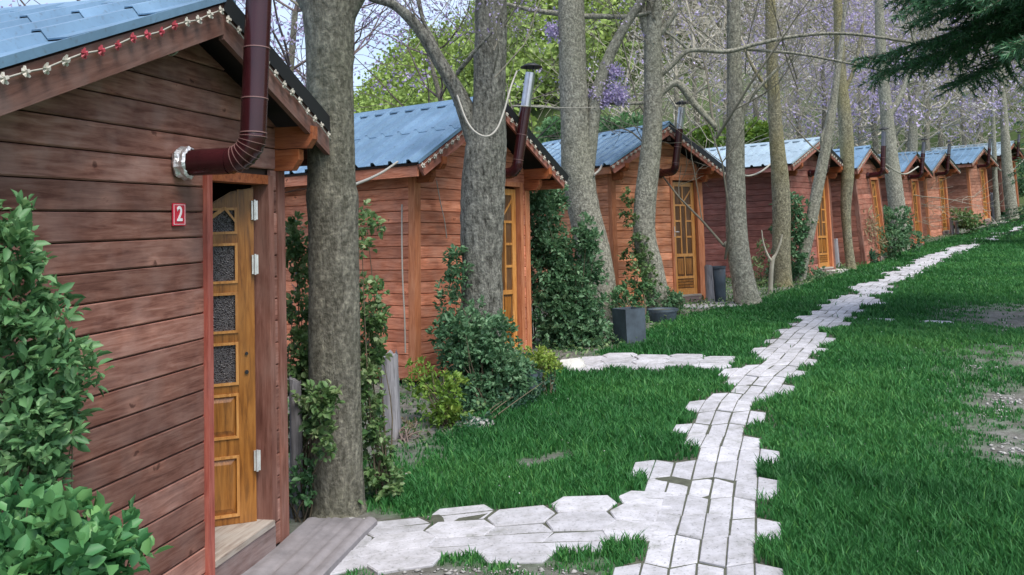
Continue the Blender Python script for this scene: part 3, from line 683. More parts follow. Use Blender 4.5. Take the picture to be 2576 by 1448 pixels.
xs = np.concatenate([np.linspace(-400, -50, 10), np.linspace(-45, -7, 30), np.linspace(-6.5, 9, 130), np.linspace(9.3, 40, 90), np.linspace(45, 400, 14)])
ys = np.concatenate([np.linspace(-40, 1, 14), np.linspace(1.5, 20, 180), np.linspace(20.3, 60, 90), np.linspace(63, 400, 24)])
X, Y = np.meshgrid(xs, ys); Zg = gz(X, Y)
nx, ny = len(xs), len(ys); I = np.arange(nx*ny).reshape(ny, nx)
F4 = np.stack([I[:-1, :-1], I[:-1, 1:], I[1:, 1:], I[1:, :-1]], -1).reshape(-1, 4)
dt = np.clip(dirt(X, Y)+.3*nz2(X, Y, 5)*(dirt(X, Y) > .05)+.2*nz2(X, Y, 13)*(dirt(X, Y) > .05), 0, 1)
go = bulk('ground', np.stack([X, Y, Zg], -1).reshape(-1, 3), F4, M_GROUND, dt.ravel(), smooth=True); tag(go, 'sloping lawn ground with bare worn patches', kind='structure')

# ------------------------------------------------------------------ paths of hexagonal pavers
def hex_mesh(seed):
    r = random.Random(seed); m = MB(); hl, fl, hw, g = .198, .14, .131, .0035
    for s in (1, -1):
        j = lambda: r.uniform(-.0035, .0035)
        out_ = [(-hl+j(), s*g), (-fl+j(), s*(hw+j())), (fl+j(), s*(hw+j())), (hl+j(), s*g)]
        cx = 0; cy = s*hw*.5; i_ = [(cx+(x-cx)*.965, cy+(y-cy)*.93) for x, y in out_]
        vs = [(x, y, -.05) for x, y in out_]+[(x, y, -.006) for x, y in out_]+[(x, y, r.uniform(-.001, .001)) for x, y in i_]
        fs = []
        for a in (0, 4):
            for i in range(4): fs.append((a+i, a+(i+1) % 4, a+4+(i+1) % 4, a+4+i))
        fs.append((8, 9, 10, 11))
        if s > 0: fs = [f[::-1] for f in fs]
        m.add(vs, fs)
    return m.mesh('paver')
HEX = [hex_mesh(i) for i in range(6)]
for h in HEX: h.materials.append(M_PAVER)
TILES = []
def lay(name, label, pts, rows_fn, kindcap=300, u0=0., base=True, zl=.012):
    P = [np.array([p[0], p[1]]) for p in spline([(p.x, p.y) for p in pts], 12)]
    L = [0]; 
    for i in range(1, len(P)): L.append(L[-1]+np.linalg.norm(P[i]-P[i-1]))
    L = np.array(L); P = np.array(P); root = empty(name, (P[0][0], P[0][1], float(gz(P[0][0], P[0][1]))))
    tag(root, label, kind='structure'); n = 0; i = 0; u = u0; extra = MB()
    while u < L[-1]:
        cx = np.interp(u, L, P[:, 0]); cy = np.interp(u, L, P[:, 1]); ax = np.interp(u+.15, L, P[:, 0])-np.interp(u-.15, L, P[:, 0]); ay = np.interp(u+.15, L, P[:, 1])-np.interp(u-.15, L, P[:, 1])
        a = math.atan2(ay, ax)
        for v in rows_fn(i, u):
            du = random.uniform(-.006, .006)+(.012 if u > 4 else 0)*random.uniform(-1, 1)+(.02 if u > 9 else 0)*random.uniform(-1, 1); x = cx-math.sin(a)*v+math.cos(a)*du; y = cy+math.cos(a)*v+math.sin(a)*du
            z = float(gz(x, y)); dzx = float(gz(x+.2, y)-gz(x-.2, y))/.4; dzy = float(gz(x, y+.2)-gz(x, y-.2))/.4
            nrm = Vector((-dzx, -dzy, 1)).normalized(); xa = Vector((math.cos(a+random.uniform(-.02, .02)), math.sin(a), 0)); xa = (xa-nrm*xa.dot(nrm)).normalized(); ya = nrm.cross(xa)
            nrm = (nrm+Vector((random.uniform(-.012, .012), random.uniform(-.012, .012), 0))).normalized(); ya = nrm.cross(xa).normalized(); xa = ya.cross(nrm)
            q_ = random.uniform(.955, .985) if (name == 'path' and u > 3) else .99; xa = xa*q_; ya = ya*q_
            M4 = Matrix(((xa.x, ya.x, nrm.x, x), (xa.y, ya.y, nrm.y, y), (xa.z, ya.z, nrm.z, z+zl+random.uniform(-.004, .004)), (0, 0, 0, 1)))
            TILES.append((x, y, a))
            if n < kindcap:
                o = link('paver', random.choice(HEX), None, root); o.matrix_local = Matrix.Translation(-root.location) @ M4; n += 1
            else:
                hm = random.choice(HEX); extra.add([Matrix.Translation(-root.location) @ M4 @ v.co for v in hm.vertices], [tuple(p.vertices) for p in hm.polygons])
        u += .34; i += 1
    if extra.v: tag(extra.build('far_pavers', M_PAVER, root), kind='stuff')
    # gritty bed under the joints
    if base:
        bm_ = MB(); q = []; W_ = .36 if name == 'path' else .3
        step = .3; uu = np.arange(0, min(L[-1], 30), step)
        for j, u in enumerate(uu):
            cx = np.interp(u, L, P[:, 0]); cy = np.interp(u, L, P[:, 1]); ax = np.interp(u+.2, L, P[:, 0])-np.interp(u-.2, L, P[:, 0]); ay = np.interp(u+.2, L, P[:, 1])-np.interp(u-.2, L, P[:, 1]); l_ = math.hypot(ax, ay)
            for v in (-W_, 0, W_):
                x = cx-ay/l_*v; y = cy+ax/l_*v; q.append((x-root.location.x, y-root.location.y, float(gz(x, y))+.006-root.location.z))
        bm_.add(q, [(3*j, 3*j+1, 3*j+4, 3*j+3) for j in range(len(uu)-1)]+[(3*j+1, 3*j+2, 3*j+5, 3*j+4) for j in range(len(uu)-1)], True)
        bm_.build('path_bed', M_SOILP, root)
    return root
pmid = [(1738, 1640), (1752, 1448), (1778, 1300), (1796, 1200), (1822, 1100), (1868, 1000), (1968, 900), (2082, 800), (2248, 700), (2350, 652), (2455, 612), (2520, 588), (2610, 556)]
PM = [ground(*p)[0] for p in pmid]
def mainrow(i, u):
    vs = [-.27, 0, .27] if i % 2 == 0 else [-.135, .135]
    if i % 2 and random.random() < .25: vs.append(.405 if random.random() < .55 else -.405)
    if i % 2 == 0 and random.random() < .34: vs.remove(random.choice([-.27, .27]))
    if 27 < u < 38: vs = [random.choice(vs)+random.uniform(-.1, .1) for _ in range(random.choice([1, 1, 2]))] if random.random() < .75 else []
    return vs
lay('path', 'pale hexagonal paver path curving uphill through the lawn', PM, mainrow)
sp = [ground(*p)[0] for p in ((850, 1375), (1000, 1350), (1200, 1332), (1400, 1322), (1600, 1322), (1670, 1325))]
def siderow(i, u):
    vs = [-.405, -.135, .135, .405] if i % 2 else [-.27, 0, .27]
    if i % 2 == 1 and random.random() < .4: vs.remove(random.choice([-.405, .405]))
    if 2.2 < u < 2.75 and len(vs) > 2: vs = [v for v in vs if abs(v) > .2 or random.random() < .3]
    return vs
lay('side_path', 'pale hexagonal paver branch path leading to the doorstep of the nearest cabin', sp, siderow)
sp2 = [ground(*p)[0] for p in ((1475, 922), (1600, 918), (1740, 916), (1870, 917))]
lay('side_path', 'narrow pale paver branch path toward the second cabin', sp2, lambda i, u: [-.27, 0, .27] if i % 2 == 0 else [-.135, .135, .405], zl=.03)
sp3 = [ground(*p)[0] for p in ((2215, 808), (2320, 811), (2420, 813))]
lay('side_path', 'broken line of sunken pale pavers in the lawn right of the path', sp3, lambda i, u: [random.uniform(-.15, .15)] if random.random() < .7 else [], base=False, zl=.012)
sp4 = [ground(*p)[0] for p in ((1740, 772), (1810, 770), (1860, 771))]
lay('side_path', 'short pale paver strip at the step of the orange cabin', sp4, lambda i, u: [-.135, .135], base=False, zl=.03)

# concrete apron in front of the nearest door
def apron():
    m = MB(); q = []
    nu, nv = 24, 26
    for j in range(nv+1):
        for i in range(nu+1):
            lx = 0.2+i*(2.12/nu); ly = -.04-j*(.43/nv)
            p = CM[1] @ Vector((lx, ly, 0)); q.append((p.x, p.y, float(gz(p.x, p.y))+.05-.012*(j == nv)-.009*(j in (9, 16, 17, 21))+.004*math.sin(j*.9+i*.25)+random.uniform(-.0015, .0015)))
    m.add(q, [(j*(nu+1)+i, (j+1)*(nu+1)+i, (j+1)*(nu+1)+i+1, j*(nu+1)+i+1) for j in range(nv) for i in range(nu)], True)
    e = [q[nv*(nu+1)+i] for i in range(nu+1)]; m.add(e+[(a, b, c-.12) for a, b, c in e], [(i, nu+1+i, nu+2+i, i+1) for i in range(nu)])
    e = [q[j*(nu+1)+nu] for j in range(nv+1)]; m.add(e+[(a, b, c-.12) for a, b, c in e], [(i, i+1, nv+2+i, nv+1+i) for i in range(nv)])
    o = m.build('doorstep_slab', M_CONC); tag(o, 'grey ridged concrete doorstep slab in front of the nearest cabin', 'doorstep')
apron()
for (px, py, w_, d_, lab) in ((2105, 686, .8, .4, 'small pale stone step below the door of the fourth cabin'), (2515, 562, .9, .5, 'pale slab step beside the far eighth cabin')):
    p, _ = ground(px, py); m = MB(); m.prism([(-w_/2, -d_/2), (w_/2, -d_/2+.03), (w_/2-.03, d_/2), (-w_/2+.02, d_/2-.02)], -.05, .05, 'z'); o = m.build('step', M_STONEW, None, p, (0, 0, .8)); tag(o, lab, 'step')
# loose stones
def stone(px, py, r, mat, lab, seed, flat=.6):
    p, _ = ground(px, py); m = MB(); n = 10; vs = []; rr = random.Random(seed)
    for i in range(7):
        th = math.pi*i/6
        for j in range(n):
            q = r*(1+.22*math.sin(j*1.3+seed)*math.sin(th*2+seed)+rr.uniform(-.06, .06)); vs.append((math.sin(th)*math.cos(j*2*math.pi/n)*q*1.3, math.sin(th)*math.sin(j*2*math.pi/n)*q, math.cos(th)*q*flat))
    m.add(vs, [(i*n+j, (i+1)*n+j, (i+1)*n+(j+1) % n, i*n+(j+1) % n) for i in range(6) for j in range(n)], True)
    o = m.build('stone', mat, None, p+Vector((0, 0, r*flat*.45)), (0, 0, seed)); tag(o, lab, 'stone')
stone(1434, 931, .13, M_STONEW, 'rounded white stone at the left end of the narrow branch path', 3)
stone(1195, 1072, .14, M_STONE, 'flat grey stone at the bed edge below the dark shrub', 5, .35)
stone(858, 1296, .035, M_STONEW, 'tiny white chip lying at the foot of the nearest trunk', 7, .5)
stone(2335, 588, .16, M_STONEW, 'pale stone by the corner of the seventh cabin', 9)
stone(1288, 1178, .022, M_STONEW, 'tiny white pebble beside the bare patch in the lawn', 11)
# gravel scatter in worn ground at the right
G = []
for (px, py, sx, sy, nn) in ((2480, 926, 70, 8, 60), (2540, 1010, 60, 18, 90), (2500, 1040, 60, 14, 60), (2550, 820, 60, 20, 60), (2540, 1130, 60, 30, 60), (1250, 1440, 260, 12, 90), (890, 1325, 25, 25, 60)):
    for _ in range(nn): G.append(ground(px+random.gauss(0, sx*.5), py+random.gauss(0, sy*.5))[0])
V = []; Fq = []
oc = np.array([(1, 0, 0), (0, 1, 0), (-1, 0, 0), (0, -1, 0), (0, 0, .7), (0, 0, -.7)]); of = np.array([(0, 1, 4), (1, 2, 4), (2, 3, 4), (3, 0, 4), (1, 0, 5), (2, 1, 5), (3, 2, 5), (0, 3, 5)])
for i, p in enumerate(G):
    a = random.random()*6; r = random.choice((.005, .006, .007, .009, .012, .018)); Rm = np.array([[math.cos(a), -math.sin(a), 0], [math.sin(a), math.cos(a), 0], [0, 0, 1]])
    V.append((oc*np.array([r*random.uniform(.8, 1.6), r, r*.7])+rng.normal(0, r*.12, (6, 3)))@Rm.T+np.array([p.x, p.y, p.z+.004])); Fq.append(of+6*i)
tag(bulk('gravel', np.concatenate(V), np.concatenate(Fq), M_STONE), 'pale gravel chips scattered on bare worn soil', 'gravel', kind='stuff')

# ------------------------------------------------------------------ grass blades
def grass():
    n0 = 1000000
    d = 3.0*np.exp(rng.random(n0)**.94*math.log(58/3.0)); u_ = rng.random(n0); lat = (np.where(rng.random(n0) < .68, u_*2400+500, u_*5600-1300)-1288)/FOC*d
    keep = rng.random(n0) < np.clip((d/3.6)**0.0, 0, 1); x = lat; y = d
    # clumping
    x = x+.05*np.sin(y*9+x*4)+.03*np.sin(x*23); y = y+.04*np.sin(x*11+y*5)
    t = dirt(x, y); t = t+(.35*nz2(x, y, 5)+.3*nz2(x, y, 13)-.08)*(t > .05)
    keep = rng.random(n0) > np.clip(t*1.25, 0, 1)
    for k in CAB:
        lx, ly = cab_local(x, y, k); dm = CAB[k][1]
        keep &= ~((lx > -.6 if k == 1 else lx > -.02) & (lx < dm[0]+.03) & (ly > -.03) & (ly < 3.1))
    lx, ly = cab_local(x, y, 1); keep &= ~((lx > -.2) & (lx < 2.5) & (ly > -.56) & (ly < .1))
    # pavers
    T = np.array(TILES); cell = {}
    gx = np.floor(x/.5).astype(int); gy = np.floor(y/.5).astype(int)
    for tx, ty, ta in T:
        for ix in range(int((tx-.2)//.5), int((tx+.2)//.5)+1):
            for iy in range(int((ty-.2)//.5), int((ty+.2)//.5)+1): cell.setdefault((ix, iy), []).append((tx, ty, ta))
    key = gx*100000+gy; order = np.argsort(key); ks = key[order]
    for (ix, iy), lst in cell.items():
        k_ = ix*100000+iy; a = np.searchsorted(ks, k_); b = np.searchsorted(ks, k_, 'right')
        if b <= a: continue
        idx = order[a:b]; L_ = np.array(lst); dx_ = x[idx, None]-L_[None, :, 0]; dy_ = y[idx, None]-L_[None, :, 1]; ca, sa = np.cos(L_[None, :, 2]), np.sin(L_[None, :, 2]); uu_ = np.abs(dx_*ca+dy_*sa); vv_ = np.abs(-dx_*sa+dy_*ca)
        keep[idx[np.any((uu_+vv_*.43 < .208) & (vv_ < .137), 1)]] = False
    x = x[keep]; y = y[keep]; d = d[keep]; n = len(x); z = gz(x, y)
    hf = .5+.5*nz2(x, y, 1.1); hf2 = .5+.5*nz2(x+7, y, 3.7)
    h = (.028+.034*hf+.022*hf2)*rng.uniform(.6, 1.35, n)*np.clip(1.1-dirt(x, y), .5, 1)
    tall = rng.random(n) < .03; h[tall] *= 1.5
    wd = (.0019+.0005*d)*rng.uniform(.7, 1.3, n)
    a = rng.random(n)*2*math.pi; le = h*rng.uniform(.15, .9, n); b = rng.random(n)*2*math.pi
    sx, sy = np.cos(a)*wd, np.sin(a)*wd; lx, ly = np.cos(b)*le, np.sin(b)*le
    V = np.empty((n, 5, 3)); z0 = z-.008
    V[:, 0] = np.stack([x-sx, y-sy, z0], -1); V[:, 1] = np.stack([x+sx, y+sy, z0], -1)
    V[:, 2] = np.stack([x+sx*.8+lx*.35, y+sy*.8+ly*.35, z+h*.6], -1); V[:, 3] = np.stack([x-sx*.8+lx*.35, y-sy*.8+ly*.35, z+h*.6], -1)
    V[:, 4] = np.stack([x+lx, y+ly, z+h], -1)
    F = np.array([(0, 1, 2), (0, 2, 3), (3, 2, 4)])[None]+5*np.arange(n)[:, None, None]
    tt = np.clip(.40+.27*nz2(x, y, .55)+.17*nz2(x, y, 2.3)+rng.normal(0, .13, n)+.5*(rng.random(n) < .04), 0, 1)
    o = bulk('grass', V.reshape(-1, 3), F.reshape(-1, 3), L_GRASS, np.repeat(tt, 5)); tag(o, 'dense green lawn grass around the cabins and path', 'grass', kind='stuff')
    print('grass blades', n)
grass()

# ------------------------------------------------------------------ foliage
def leaf_arrays(C, Dr, Up, L, W, fold=.25, tint=None):
    """C centres (base), Dr direction, Up approx normal; folded 6-vertex leaves"""
    n = len(C); Dr = Dr/np.linalg.norm(Dr, axis=1, keepdims=True); S_ = np.cross(Dr, Up); S_ /= np.linalg.norm(S_, axis=1, keepdims=True)+1e-9; Nn = np.cross(S_, Dr)
    L = L[:, None]; W = W[:, None]; V = np.empty((n, 6, 3))
    V[:, 0] = C; V[:, 1] = C+Dr*L*.35+S_*W*.5+Nn*W*fold; V[:, 2] = C+Dr*L*.72+S_*W*.38+Nn*W*fold*.6
    V[:, 3] = C+Dr*L-Nn*W*.25; V[:, 4] = C+Dr*L*.72-S_*W*.38+Nn*W*fold*.6; V[:, 5] = C+Dr*L*.35-S_*W*.5+Nn*W*fold
    F = np.array([(0, 1, 2, 3), (0, 3, 4, 5)])[None]+6*np.arange(n)[:, None, None]
    return V.reshape(-1, 3), F.reshape(-1, 4)
def bush(name, label, cat, ells, mat, n, L=.05, W=.022, base=None, stems=10, group=None, per=9, spread=1.6, up=.35, smat=None, tb=.45, parts=0, hollow=.35, droop=0):
    """ells: (px,py,depth,rx px,ry px,rd m)"""
    E = []
    for px, py, d, rx, ry, rd in ells:
        c = at(px, py, d); E.append((np.array(c), rx*d/FOC, rd, ry*d/FOC))
    vol = np.array([e[1]*e[2]*e[3] for e in E])**.7; vol /= vol.sum(); nc = max(1, n//per)
    which = rng.choice(len(E), nc, p=vol); u = rng.normal(size=(nc, 3)); u /= np.linalg.norm(u, axis=1, keepdims=True); rad = (hollow+(1-hollow)*rng.random(nc)**.6)
    c = np.array([E[k][0]+u[i]*rad[i]*np.array([E[k][1], E[k][2], E[k][3]]) for i, k in enumerate(which)])
    c += rng.normal(0, L*.5, c.shape)
    gzv = gz(c[:, 0], c[:, 1])+.02; c[:, 2] = np.maximum(c[:, 2], gzv+rng.random(nc)*.06)
    cu = u*.7+np.array([0, 0, up]); ci = np.repeat(np.arange(nc), per); m = len(ci)
    Dr = rng.normal(size=(m, 3))*.8+cu[ci]*1.1; Dr[:, 2] -= droop; Dn = Dr/np.linalg.norm(Dr, axis=1, keepdims=True)
    C = c[ci]+Dn*L*.15+rng.normal(0, L*.35*spread*.5, (m, 3)); Up = rng.normal(size=(m, 3))*.45+np.array([0, 0, 1.])+u[ci]*.4
    s = rng.uniform(.6, 1.25, m); ct = rng.normal(0, .13, nc)
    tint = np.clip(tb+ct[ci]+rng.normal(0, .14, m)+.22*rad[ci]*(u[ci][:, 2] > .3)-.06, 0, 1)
    b0 = base if base is not None else E[int(np.argmin([e[0][2]-e[3] for e in E]))][0]; bx, by = float(b0[0]), float(b0[1]); bz = float(gz(bx, by))
    root = empty(name, (bx, by, bz)); tag(root, label, cat, group); O = np.array([bx, by, bz])
    npart = min(parts, m)
    if npart:
        order = np.argsort(np.linalg.norm(C-np.array([0, 0, CZ]), axis=1)); sel = order[:npart]; rest = order[npart:]
        lm = []
        for q in range(5):
            V, F = leaf_arrays(np.zeros((1, 3)), np.array([[1., 0, 0]]), np.array([[0, 0, 1.]]), np.array([L]), np.array([W]), .15+.06*q)
            me = bpy.data.meshes.new('leaf'); me.from_pydata(V.tolist(), [], F.tolist()); a = me.color_attributes.new('tint', 'FLOAT_COLOR', 'POINT')
            for v_ in a.data: v_.color = (.3+q*.14,)*3+(1,)
            me.materials.append(mat); me.polygons.foreach_set('use_smooth', [True]*len(me.polygons)); lm.append(me)
        for i in sel:
            dv = Vector(Dn[i]); sv = dv.cross(Vector(Up[i])).normalized(); nv = sv.cross(dv); k_ = s[i]
            o = link('leaf', lm[int(min(4, tint[i]*5))], None, root)
            P_ = C[i]-O; o.matrix_local = Matrix(((dv.x*k_, -sv.x*k_, nv.x*k_, P_[0]), (dv.y*k_, -sv.y*k_, nv.y*k_, P_[1]), (dv.z*k_, -sv.z*k_, nv.z*k_, P_[2]), (0, 0, 0, 1)))
        C, Dr, Up, s, tint = C[rest], Dr[rest], Up[rest], s[rest], tint[rest]
    V, F = leaf_arrays(C-O, Dr, Up, L*s, W*s, .2)
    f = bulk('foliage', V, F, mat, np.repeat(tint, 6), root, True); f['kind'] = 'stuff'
    if stems:
        mb = MB()
        for i in rng.choice(nc, min(stems, nc), replace=False):
            e = Vector(c[i]-O); st = Vector((random.uniform(-.06, .06), random.uniform(-.06, .06), -.02)); mid = st.lerp(e, .5)+Vector((random.uniform(-.06, .06), random.uniform(-.06, .06), random.uniform(0, .08)))
            P = [Vector(q) for q in spline([st, mid, e], 3)]; mb.tube(P, [.007*(1-.7*j/(len(P)-1)) for j in range(len(P))], 5, False)
        mb.build('stem', smat or M_STEM, root)
    return root
D1 = gdepth(848, 1285)
bush('shrub', 'tall broad leaved green shrub growing against the wall at the left edge', 'shrub',
     [(5, 620, 3.0, 45, 110, .15), (45, 760, 3.02, 60, 90, .15), (80, 900, 3.05, 85, 110, .16), (120, 980, 3.1, 85, 90, .14), (70, 1080, 3.0, 110, 110, .16), (60, 1190, 2.95, 90, 90, .16), (190, 900, 3.25, 14, 30, .04), (215, 960, 3.3, 14, 20, .04), (130, 775, 3.15, 12, 40, .04)],
     L_MID, 3400, .050, .023, stems=7, parts=290, tb=.5)
bush('shrub', 'low bright green round leaved shrub in the bottom left corner', 'shrub',
     [(60, 1340, 2.5, 120, 80, .18), (170, 1420, 2.45, 130, 80, .18), (60, 1450, 2.4, 150, 90, .18), (280, 1420, 2.55, 55, 50, .1)],
     L_JADE, 2000, .050, .034, stems=16, parts=290, tb=.45, up=.8)
bush('ivy', 'ivy and leaf tendrils climbing on the left side of the nearest thick trunk', 'ivy',
     [(742, 610, D1+.3, 20, 60, .1), (758, 670, D1+.3, 14, 50, .1), (745, 790, D1+.3, 28, 45, .12), (757, 900, D1+.2, 38, 70, .15), (765, 1000, D1+.1, 35, 60, .15), (790, 1040, D1-.2, 30, 50, .08), (745, 1080, D1+.25, 22, 60, .12), (820, 1010, D1-.3, 22, 50, .05), (815, 1100, D1-.3, 18, 60, .05)],
     L_IVY, 2900, .042, .03, stems=20, tb=.45)
bush('shrub', 'small leafy sprig at the left foot of the nearest thick trunk', 'shrub', [(765, 1225, D1-.1, 48, 50, .15), (790, 1180, D1-.1, 25, 30, .1)], L_MID, 330, .05, .026, stems=8, tb=.35)
bush('ivy', 'ivy hanging down the right side of the nearest thick trunk', 'ivy',
     [(925, 560, D1+.3, 22, 25, .1), (918, 620, D1+.2, 8, 40, .06), (925, 735, D1+.3, 26, 40, .12), (938, 800, D1+.3, 34, 50, .12), (930, 880, D1+.3, 34, 40, .12), (925, 960, D1+.2, 28, 60, .12), (935, 1060, D1+.2, 32, 60, .14), (945, 1150, D1+.2, 38, 60, .15), (965, 1220, D1+.2, 50, 40, .15)],
     L_IVY, 2500, .042, .03, stems=18, tb=.5)
D2 = gdepth(1210, 975)
bush('shrub', 'dense dark green shrub around the foot of the thick forked trunk', 'shrub',
     [(1195, 850, D2-.5, 105, 80, .35), (1235, 940, D2-.6, 105, 85, .35), (1170, 900, D2-.5, 60, 90, .3), (1290, 960, D2-.7, 60, 55, .3), (1220, 1020, D2-.9, 70, 50, .3), (1145, 650, D2-.2, 26, 34, .15), (1155, 690, D2-.2, 36, 22, .15), (1135, 760, D2-.2, 30, 60, .15), (1120, 830, D2-.3, 40, 40, .2)],
     L_DARK, 9500, .052, .028, stems=30, tb=.5, hollow=.25)
bush('shrub', 'yellow green shrub beside the grey stump, left of the dark shrub', 'shrub', [(1110, 990, D2-1.3, 62, 60, .3), (1125, 1050, D2-1.4, 48, 40, .25), (1060, 950, D2-1.2, 30, 30, .15)], L_BRIGHT, 1300, .05, .024, stems=22, tb=.42)
bush('shrub', 'bright yellow tipped small shrub below the door of the second cabin', 'shrub', [(1345, 900, D2-.3, 52, 22, .2), (1380, 915, D2-.4, 30, 30, .15)], L_BRIGHT, 800, .04, .022, stems=10, tb=.85)
bush('shrub', 'dry bare brown twiggy clump at the foot of the grey stump', 'shrub', [(1040, 1085, D2-1.7, 38, 35, .2), (1015, 1130, D2-1.9, 32, 20, .2)], L_DRY, 120, .03, .01, stems=70, tb=.3, smat=plain('dry_twigs', (.2, .15, .13), .9))
bush('shrub', 'low grey green ground cover below the dark shrub near the lawn edge', 'shrub', [(1180, 1075, D2-1.6, 40, 16, .2), (1290, 1010, D2-1.0, 50, 20, .2), (1360, 960, D2-.8, 35, 18, .15)], L_BLUE, 600, .04, .02, stems=6)
D3 = gdepth(1480, 860)
bush('climbing_vine', 'tall climbing vine mass between the door of the second cabin and the next trunk', 'vine',
     [(1350, 480, D3+.1, 38, 42, .2), (1362, 540, D3+.1, 48, 60, .25), (1385, 630, D3+.0, 62, 60, .3), (1410, 700, D3-.1, 80, 60, .35), (1430, 770, D3-.2, 96, 60, .4), (1440, 840, D3-.3, 98, 55, .4), (1475, 600, D3-.1, 26, 50, .2), (1485, 680, D3+.1, 30, 60, .2), (1400, 500, D3+.3, 22, 40, .1)],
     L_DARK, 15000, .060, .034, stems=40, tb=.55, hollow=.2)
bush('climbing_vine', 'pale dry leaved vine tendrils on the gable edge of the second cabin', 'vine', [(1340, 455, D3+.25, 30, 20, .12), (1375, 475, D3+.25, 30, 22, .1), (1330, 690, D3+.05, 14, 30, .1), (1328, 620, D3+.05, 12, 30, .1)], L_DRY, 380, .05, .03, stems=10, tb=.6)
bush('shrub', 'low dark shrub spilling over the lawn below the tall vine', 'shrub', [(1570, 870, D3-.2, 42, 26, .2), (1600, 850, D3, 20, 20, .1), (1440, 890, D3-.4, 60, 18, .2)], L_BLUE, 700, .045, .022, stems=8, tb=.5)
D4 = gdepth(1620, 800)
bush('shrub', 'yellow green shrub in the grey planter left of the orange cabin', 'shrub', [(1595, 738, D4-.1, 56, 30, .3), (1560, 755, D4-.3, 30, 26, .2), (1610, 790, D4-1.2, 18, 30, .1)], L_MID, 1500, .055, .026, stems=10, tb=.3)
bush('shrub', 'dark shrub behind the low planter at the foot of the ivy clad trunk', 'shrub', [(1670, 755, D4+.2, 40, 26, .25), (1700, 760, D4+.2, 20, 20, .15)], L_DARK, 700, .055, .028, stems=8, tb=.55)
bush('ivy', 'ivy climbing the trunk in front of the orange cabin', 'ivy', [(1575, 520, D4+.4, 18, 50, .12), (1612, 700, D4-.1, 22, 50, .15), (1597, 590, D4+.3, 18, 60, .15), (1625, 650, D4+.1, 16, 50, .12), (1640, 700, D4, 16, 40, .12), (1580, 650, D4+.4, 14, 40, .1)], L_IVY, 1300, .05, .035, stems=6, tb=.4)
D5 = gdepth(1985, 715)
bush('shrub', 'tall narrow dark evergreen shrub in front of the fourth cabin', 'shrub', [(1985, 520, D5+.2, 32, 34, .3), (1990, 580, D5+.2, 44, 50, .4), (1985, 650, D5+.1, 44, 50, .4), (1950, 690, D5, 20, 30, .2)], L_DARK, 3600, .075, .04, stems=14, tb=.45)
bush('shrub', 'sparse yellowish plants at the foot of the trunk before the fourth cabin', 'shrub', [(1905, 690, D5-.3, 24, 40, .2), (1915, 640, D5-.1, 14, 40, .15), (1925, 730, D5-.3, 24, 14, .2)], L_IVY, 420, .06, .03, stems=10, tb=.7)
bush('shrub', 'low green leafy clump right of the slanting thin trunk', 'shrub', [(2050, 695, D5+.4, 36, 16, .25), (2030, 650, D5+.4, 14, 30, .12)], L_DARK, 450, .06, .03, stems=6, tb=.6)
D6 = gdepth(2180, 665)
bush('shrub', 'pale yellowish strap leaved plant right of the yellow trunk', 'shrub', [(2165, 580, D6+.3, 28, 34, .3), (2175, 615, D6+.2, 34, 22, .3)], L_DRY, 700, .20, .035, stems=8, tb=.75, droop=.3)
bush('shrub', 'dark bushy evergreen shrub below the sixth cabin', 'shrub', [(2250, 560, D6+1.5, 46, 44, .5), (2235, 610, D6+1, 52, 34, .5), (2290, 600, D6+1.6, 26, 24, .4)], L_DARK, 2600, .09, .05, stems=12, tb=.5)
bush('shrub', 'low blue green rosette plant at the lawn edge before the dark shrub', 'shrub', [(2185, 655, D6, 34, 20, .3)], L_BLUE, 420, .10, .05, stems=4, tb=.55)
D7 = gdepth(2430, 590)
bush('shrub', 'small brown green shrub between the seventh and eighth cabins', 'shrub', [(2432, 555, D7, 26, 22, .5), (2410, 540, D7+.3, 14, 14, .3), (2455, 560, D7, 20, 14, .3)], L_IVY, 800, .11, .06, stems=8, tb=.5)
bush('hedge', 'dark green hedge at the far right end of the row', 'hedge', [(2570, 500, D7+9, 34, 50, 1.2), (2590, 440, D7+9, 34, 60, 1.2)], L_DARK, 2200, .16, .09, stems=0, tb=.5)

# ------------------------------------------------------------------ planters, stumps, small things
def pot(px, py, rpx, hpx, lab, square=False, mat=None):
    p, d = ground(px, py); r = rpx*d/FOC; h = hpx*d/FOC; root = empty('planter', p, .5); tag(root, lab, 'planter')
    n = 4 if square else 22; m = MB(); prof = [(.78, 0), (.92, .55), (1, 1), (.9, 1), (.86, .9)] if not square else [(1.3, 0), (1.34, .5), (1.36, 1), (1.25, 1), (1.25, .9)]
    vs = [(math.cos(j*2*math.pi/n+math.pi/4)*r*a, math.sin(j*2*math.pi/n+math.pi/4)*r*a, b*h-.02) for a, b in prof for j in range(n)]
    m.add(vs, [(i*n+j, i*n+(j+1) % n, (i+1)*n+(j+1) % n, (i+1)*n+j) for i in range(4) for j in range(n)], not square); m.build('pot', mat or M_POT, root)
    s = MB(); s.add([(math.cos(j*2*math.pi/n+math.pi/4)*r*.88*(1.4 if square else 1), math.sin(j*2*math.pi/n+math.pi/4)*r*.88*(1.4 if square else 1), h*.9-.02) for j in range(n)], [tuple(range(n))]); s.build('soil', M_SOILP, root)
    if not square:
        q = MB(); q.tube([(0, 0, h-.05), (0, 0, h-.015)], r*1.05, 22, False); q.build('rim', mat or M_POT, root)
pot(1585, 862, 31, 90, 'grey blue planter box holding the yellow green shrub', True)
pot(1668, 812, 38, 34, 'low dark blue tub beside the grey planter box')
pot(1330, 1000, 36, 70, 'dark blue tub half hidden under the shrub by the second cabin')
pot(1812, 762, 18, 92, 'dark blue barrel beside the door of the orange cabin')
